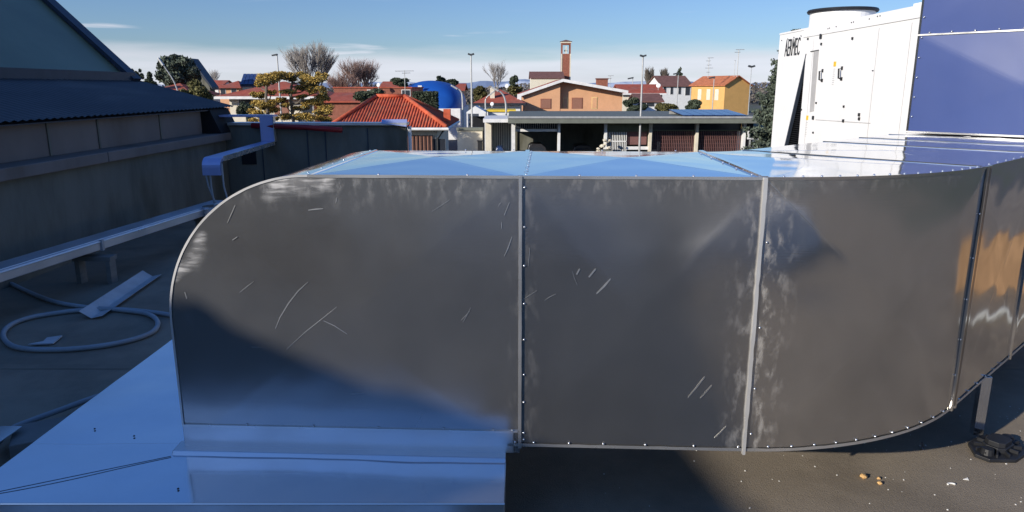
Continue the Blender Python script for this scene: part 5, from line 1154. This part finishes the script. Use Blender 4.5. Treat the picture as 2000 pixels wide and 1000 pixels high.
curved([(350, 190), (346, 175), (340, 160), (332, 146), (318, 126)], 48, 'leaning lamp pole crossing in front of the round dark tree', .05)
def antenna(px, pyt, pyb, Y, lb, arms, r=.03):
    a, b = at(px, pyt, Y), at(px, pyb, Y); t = thing('antenna', lb, 'antenna', (a.x, Y, b.z), 'television antennas'); MB().tube([(a.x, Y, b.z), (a.x, Y, a.z)], r, 6).build('mast', M['post'], t); mb = MB()
    for dy, x0, x1 in arms:
        z = zat(pyt+dy, Y); mb.tube([(a.x+x0/F*Y, Y, z), (a.x+x1/F*Y, Y, z+.02)], r*.8, 5)
        for k in range(6): x = a.x+(x0+(x1-x0)*k/5)/F*Y; mb.tube([(x, Y-.2, z), (x, Y+.2, z+.02)], r*.45, 4)
    mb.build('elements', M['post'], t)
antenna(790, 137, 195, 45, 'television antenna above the brown brick building', [(2, -17, 17), (6, -4, 10)], .022)
antenna(1385, 113, 152, 118, 'tall ladder-like antenna above the white house', [(0, -2, 8), (6, -5, 3), (14, -3, 5), (20, -6, 8), (28, -3, 3)], .05); antenna(1443, 97, 150, 118, 'tall antenna mast over the ochre house roof', [(0, -5, 10), (5, -7, 3)], .06); antenna(1436, 118, 150, 119, 'thin bare mast just left of the tall antenna', [(0, -1, 1)], .04)
antenna(1192, 148, 172, 90, 'small antenna right of the brick chimney stack', [(0, -4, 6), (5, -3, 3)], .035)
def dish(px, py, Y, r, lb):
    c = at(px, py, Y); t = thing('satellite_dish', lb, 'satellite dish', (c.x, Y, c.z-r), 'satellite dishes'); MB().dome(c, r, 14, 3, nrm=(-.35, -1, .3), sq=.22).build('dish', M['white_r'], t, smooth=True); MB().tube([c+Vector((0, .05, 0)), c-UPV*r*2], .03, 5).build('bracket', M['post'], t)
dish(739, 166, 74, .2, 'white satellite dish on the brown brick roof'); dish(990, 168, 71, .2, 'white satellite dish above the red hip roof, left of peach house'); dish(961, 203, 68, .18, 'grey satellite dish low beside the yellow awning'); dish(1286, 167, 104, .32, 'white satellite dish at the right end of the red roof')

# --- trees
tree('round_tree', 'large round dark evergreen tree before the steep slate roof', 'tree', 310, 386, 104, 185, 88, M['leaf_gy'], 9000, .26, 11, k=34, cs=.36)
bare('bare_tree', 'tall pale bare tree with fan of upright branches behind the pines', 562, 668, 76, 182, 92, M['bark_l'], 4, dens=5, group='bare winter trees', up=.74, r0=.22)
bare('bare_tree', 'reddish brown dense bare tree behind the brick building', 668, 746, 108, 190, 100, M['bark_r'], 7, dens=5, group='bare winter trees', up=.62, r0=.2)
bare('bare_tree', 'lone thin bare tree above the red roofs, centre', 944, 996, 116, 172, 120, M['bark_l'], 9, dens=4, group='bare winter trees', up=.6, r0=.16)
bare('poplar', 'narrow bare poplar right of the middle lamp post, left one of two', 1256, 1276, 128, 172, 150, M['bark'], 12, dens=5, group='bare poplars', up=.85, r0=.22)
bare('poplar', 'narrow bare poplar nearest the dark conifer, right one of two', 1288, 1306, 130, 172, 150, M['bark'], 13, dens=5, group='bare poplars', up=.85, r0=.22)
bare('bare_tree', 'small faint bare tree beside the steep slate roof', 404, 432, 132, 170, 125, M['bark_l'], 15, dens=4, group='bare winter trees', up=.66, r0=.1)
bare('bare_tree', 'low bare tree between brick building and villa roof', 636, 700, 132, 198, 84, M['bark_r'], 17, dens=5, group='bare winter trees', up=.6, r0=.15)
tree('sparse_cedar', 'sparse layered dark cedar near the hall roof edge', 'tree', 254, 282, 128, 176, 80, M['leaf_dk'], 1500, .14, 21, k=14, cs=.3)
tree('evergreen_shrub', 'dark bushy evergreen between sparse cedar and round tree', 'tree', 278, 306, 138, 184, 78, M['leaf_dk'], 3500, .13, 22, k=12)
tree('olive_bush', 'brownish olive bush standing in front of the round dark tree', 'bush', 350, 414, 150, 215, 56, M['leaf_br'], 6500, .12, 23, k=18)
tree('evergreen_shrub', 'dark shrub growing beside the villa wall', 'bush', 462, 498, 198, 245, 46, M['leaf_dk'], 3000, .09, 24, k=10)
tree('rounded_shrub', 'dark brown-green rounded shrub above the red tile roof ridge', 'bush', 690, 752, 170, 205, 44, M['leaf_dk'], 6000, .09, 25, k=16, cs=.5)
hg = thing('clipped_hedge', 'square clipped dark hedge in front of the blue hall', 'hedge', (at(831, 200, 52).x, 52, STREET)); h0, h1 = at(807, 179, 52), at(855, 214, 52)
MB().tube([(h0.x*.5+h1.x*.5, 52, STREET), (h0.x*.5+h1.x*.5, 52, h1.z+.3)], .12, 6).build('trunk', M['bark'], hg)
leaves('crown', [(h0.x+(h1.x-h0.x)*(i+.5)/9, 52+j*.25, h1.z+(h0.z-h1.z)*(k+.5)/7, .14, .14, .13) for i in range(9) for j in (-2, -1, 0, 1, 2) for k in range(-2, 7)], 30000, .055, M['leaf_dk'], hg, 26, shell=.2)
tree('evergreen_tree', 'dark evergreen behind the antenna, left of the blue hall', 'tree', 757, 800, 150, 172, 115, M['leaf_dk'], 3000, .2, 27, k=10)
tree('palm_tree', 'dark spiky topped tree behind the blue hall', 'tree', 851, 878, 147, 170, 115, M['leaf_dk'], 2600, .26, 28, k=8); tree('evergreen_tree', 'low dark evergreen at the right shoulder of the blue hall', 'tree', 872, 898, 153, 172, 118, M['leaf_dk'], 2200, .2, 29, k=8)
tree('evergreen_tree', 'bushy dark evergreen behind the white house red roof', 'tree', 922, 950, 166, 200, 85, M['leaf_br'], 3000, .15, 30, k=10); tree('evergreen_tree', 'upright dark conifer left of the peach gable', 'tree', 994, 1016, 148, 176, 105, M['leaf_dk'], 2600, .17, 31, k=10); tree('evergreen_tree', 'broad olive green tree below the upright conifer', 'tree', 985, 1020, 164, 190, 92, M['leaf_br'], 3200, .15, 32, k=12)
tree('garden_shrub', 'dark green shrub right of the peach house', 'bush', 1217, 1262, 189, 225, 60, M['leaf_dk'], 5000, .1, 33, k=14); tree('garden_shrub', 'yellowish shrub behind the garage roof below white house', 'bush', 1276, 1324, 200, 226, 62, M['leaf_br'], 4000, .1, 34, k=14); tree('garden_shrub', 'round dark shrub in front of the white two storey house', 'bush', 1338, 1374, 191, 220, 66, M['leaf_dk'], 4500, .1, 35, k=14)
tree('conifer', 'layered dark conifer behind the brown roofed white house', 'conifer', 1312, 1344, 129, 166, 155, M['leaf_dk'], 2600, .24, 36, k=9, cone=True)
# big cedar beside the chiller
def cedar():
    Y = 34; t = thing('cedar_tree', 'tall grey-green cedar rising beside the white chiller', 'cedar', (at(1522, 180, Y).x, Y, STREET)); bx = at(1541, 180, Y).x; rnd = random.Random(6); cl = []
    zt = zat(62, Y); MB().tube([(bx, Y, STREET), (bx, Y, zt)], .28, 8, .04).build('trunk', M['bark'], t); br = MB()
    for i in range(52):
        f_ = i/52; z = STREET+1.0+(zt-STREET-1.0)*f_; R_ = (2.05*(1-f_)**.72+.10)*rnd.uniform(.8, 1.12)
        for j in range(9):
            an = rnd.random()*6.28; q = R_*rnd.uniform(.6, 1.12); d = Vector((math.cos(an), math.sin(an), 0)); e = Vector((bx, Y, z+.15))+d*q; br.tube([(bx, Y, z), e], .035, 4, .01)
            for k in (.45, .75, 1.0): c = Vector((bx, Y, z+.1*k))+d*q*k; cl.append((c.x, c.y, c.z, .26*R_/2+.12, .26*R_/2+.12, .17))
    br.build('branches', M['bark'], t); leaves('crown', cl, 95000, .075, M['leaf_gy'], t, 8, shell=.1)
cedar()
# distant line of winter wood along the horizon
def wood():
    rg = np.random.default_rng(3); n = 26000; x = rg.uniform(-260, 260, n); y = 300+rg.uniform(0, 60, n); hh = np.array([noise.noise(Vector((a*.03, 0, 0)))*2.2+noise.noise(Vector((a*.15, 3, 0)))*1.3 for a in x])
    z = STREET+rg.random(n)*(7.6+hh*1.3); c = np.stack([x, y, z], 1); u_ = rg.normal(size=(n, 3)); u_ /= np.linalg.norm(u_, axis=1)[:, None]; w_ = np.cross(u_, rg.normal(size=(n, 3))); w_ /= np.linalg.norm(w_, axis=1)[:, None]
    s_ = .8; V = np.empty((n*4, 3)); V[0::4] = c-u_*s_; V[1::4] = c-w_*s_*.5; V[2::4] = c+u_*s_; V[3::4] = c+w_*s_*.5
    struct(np_mesh('distant_wood', V, np.arange(n*4).reshape(-1, 4), M['wood_far']), 'stuff')
wood()
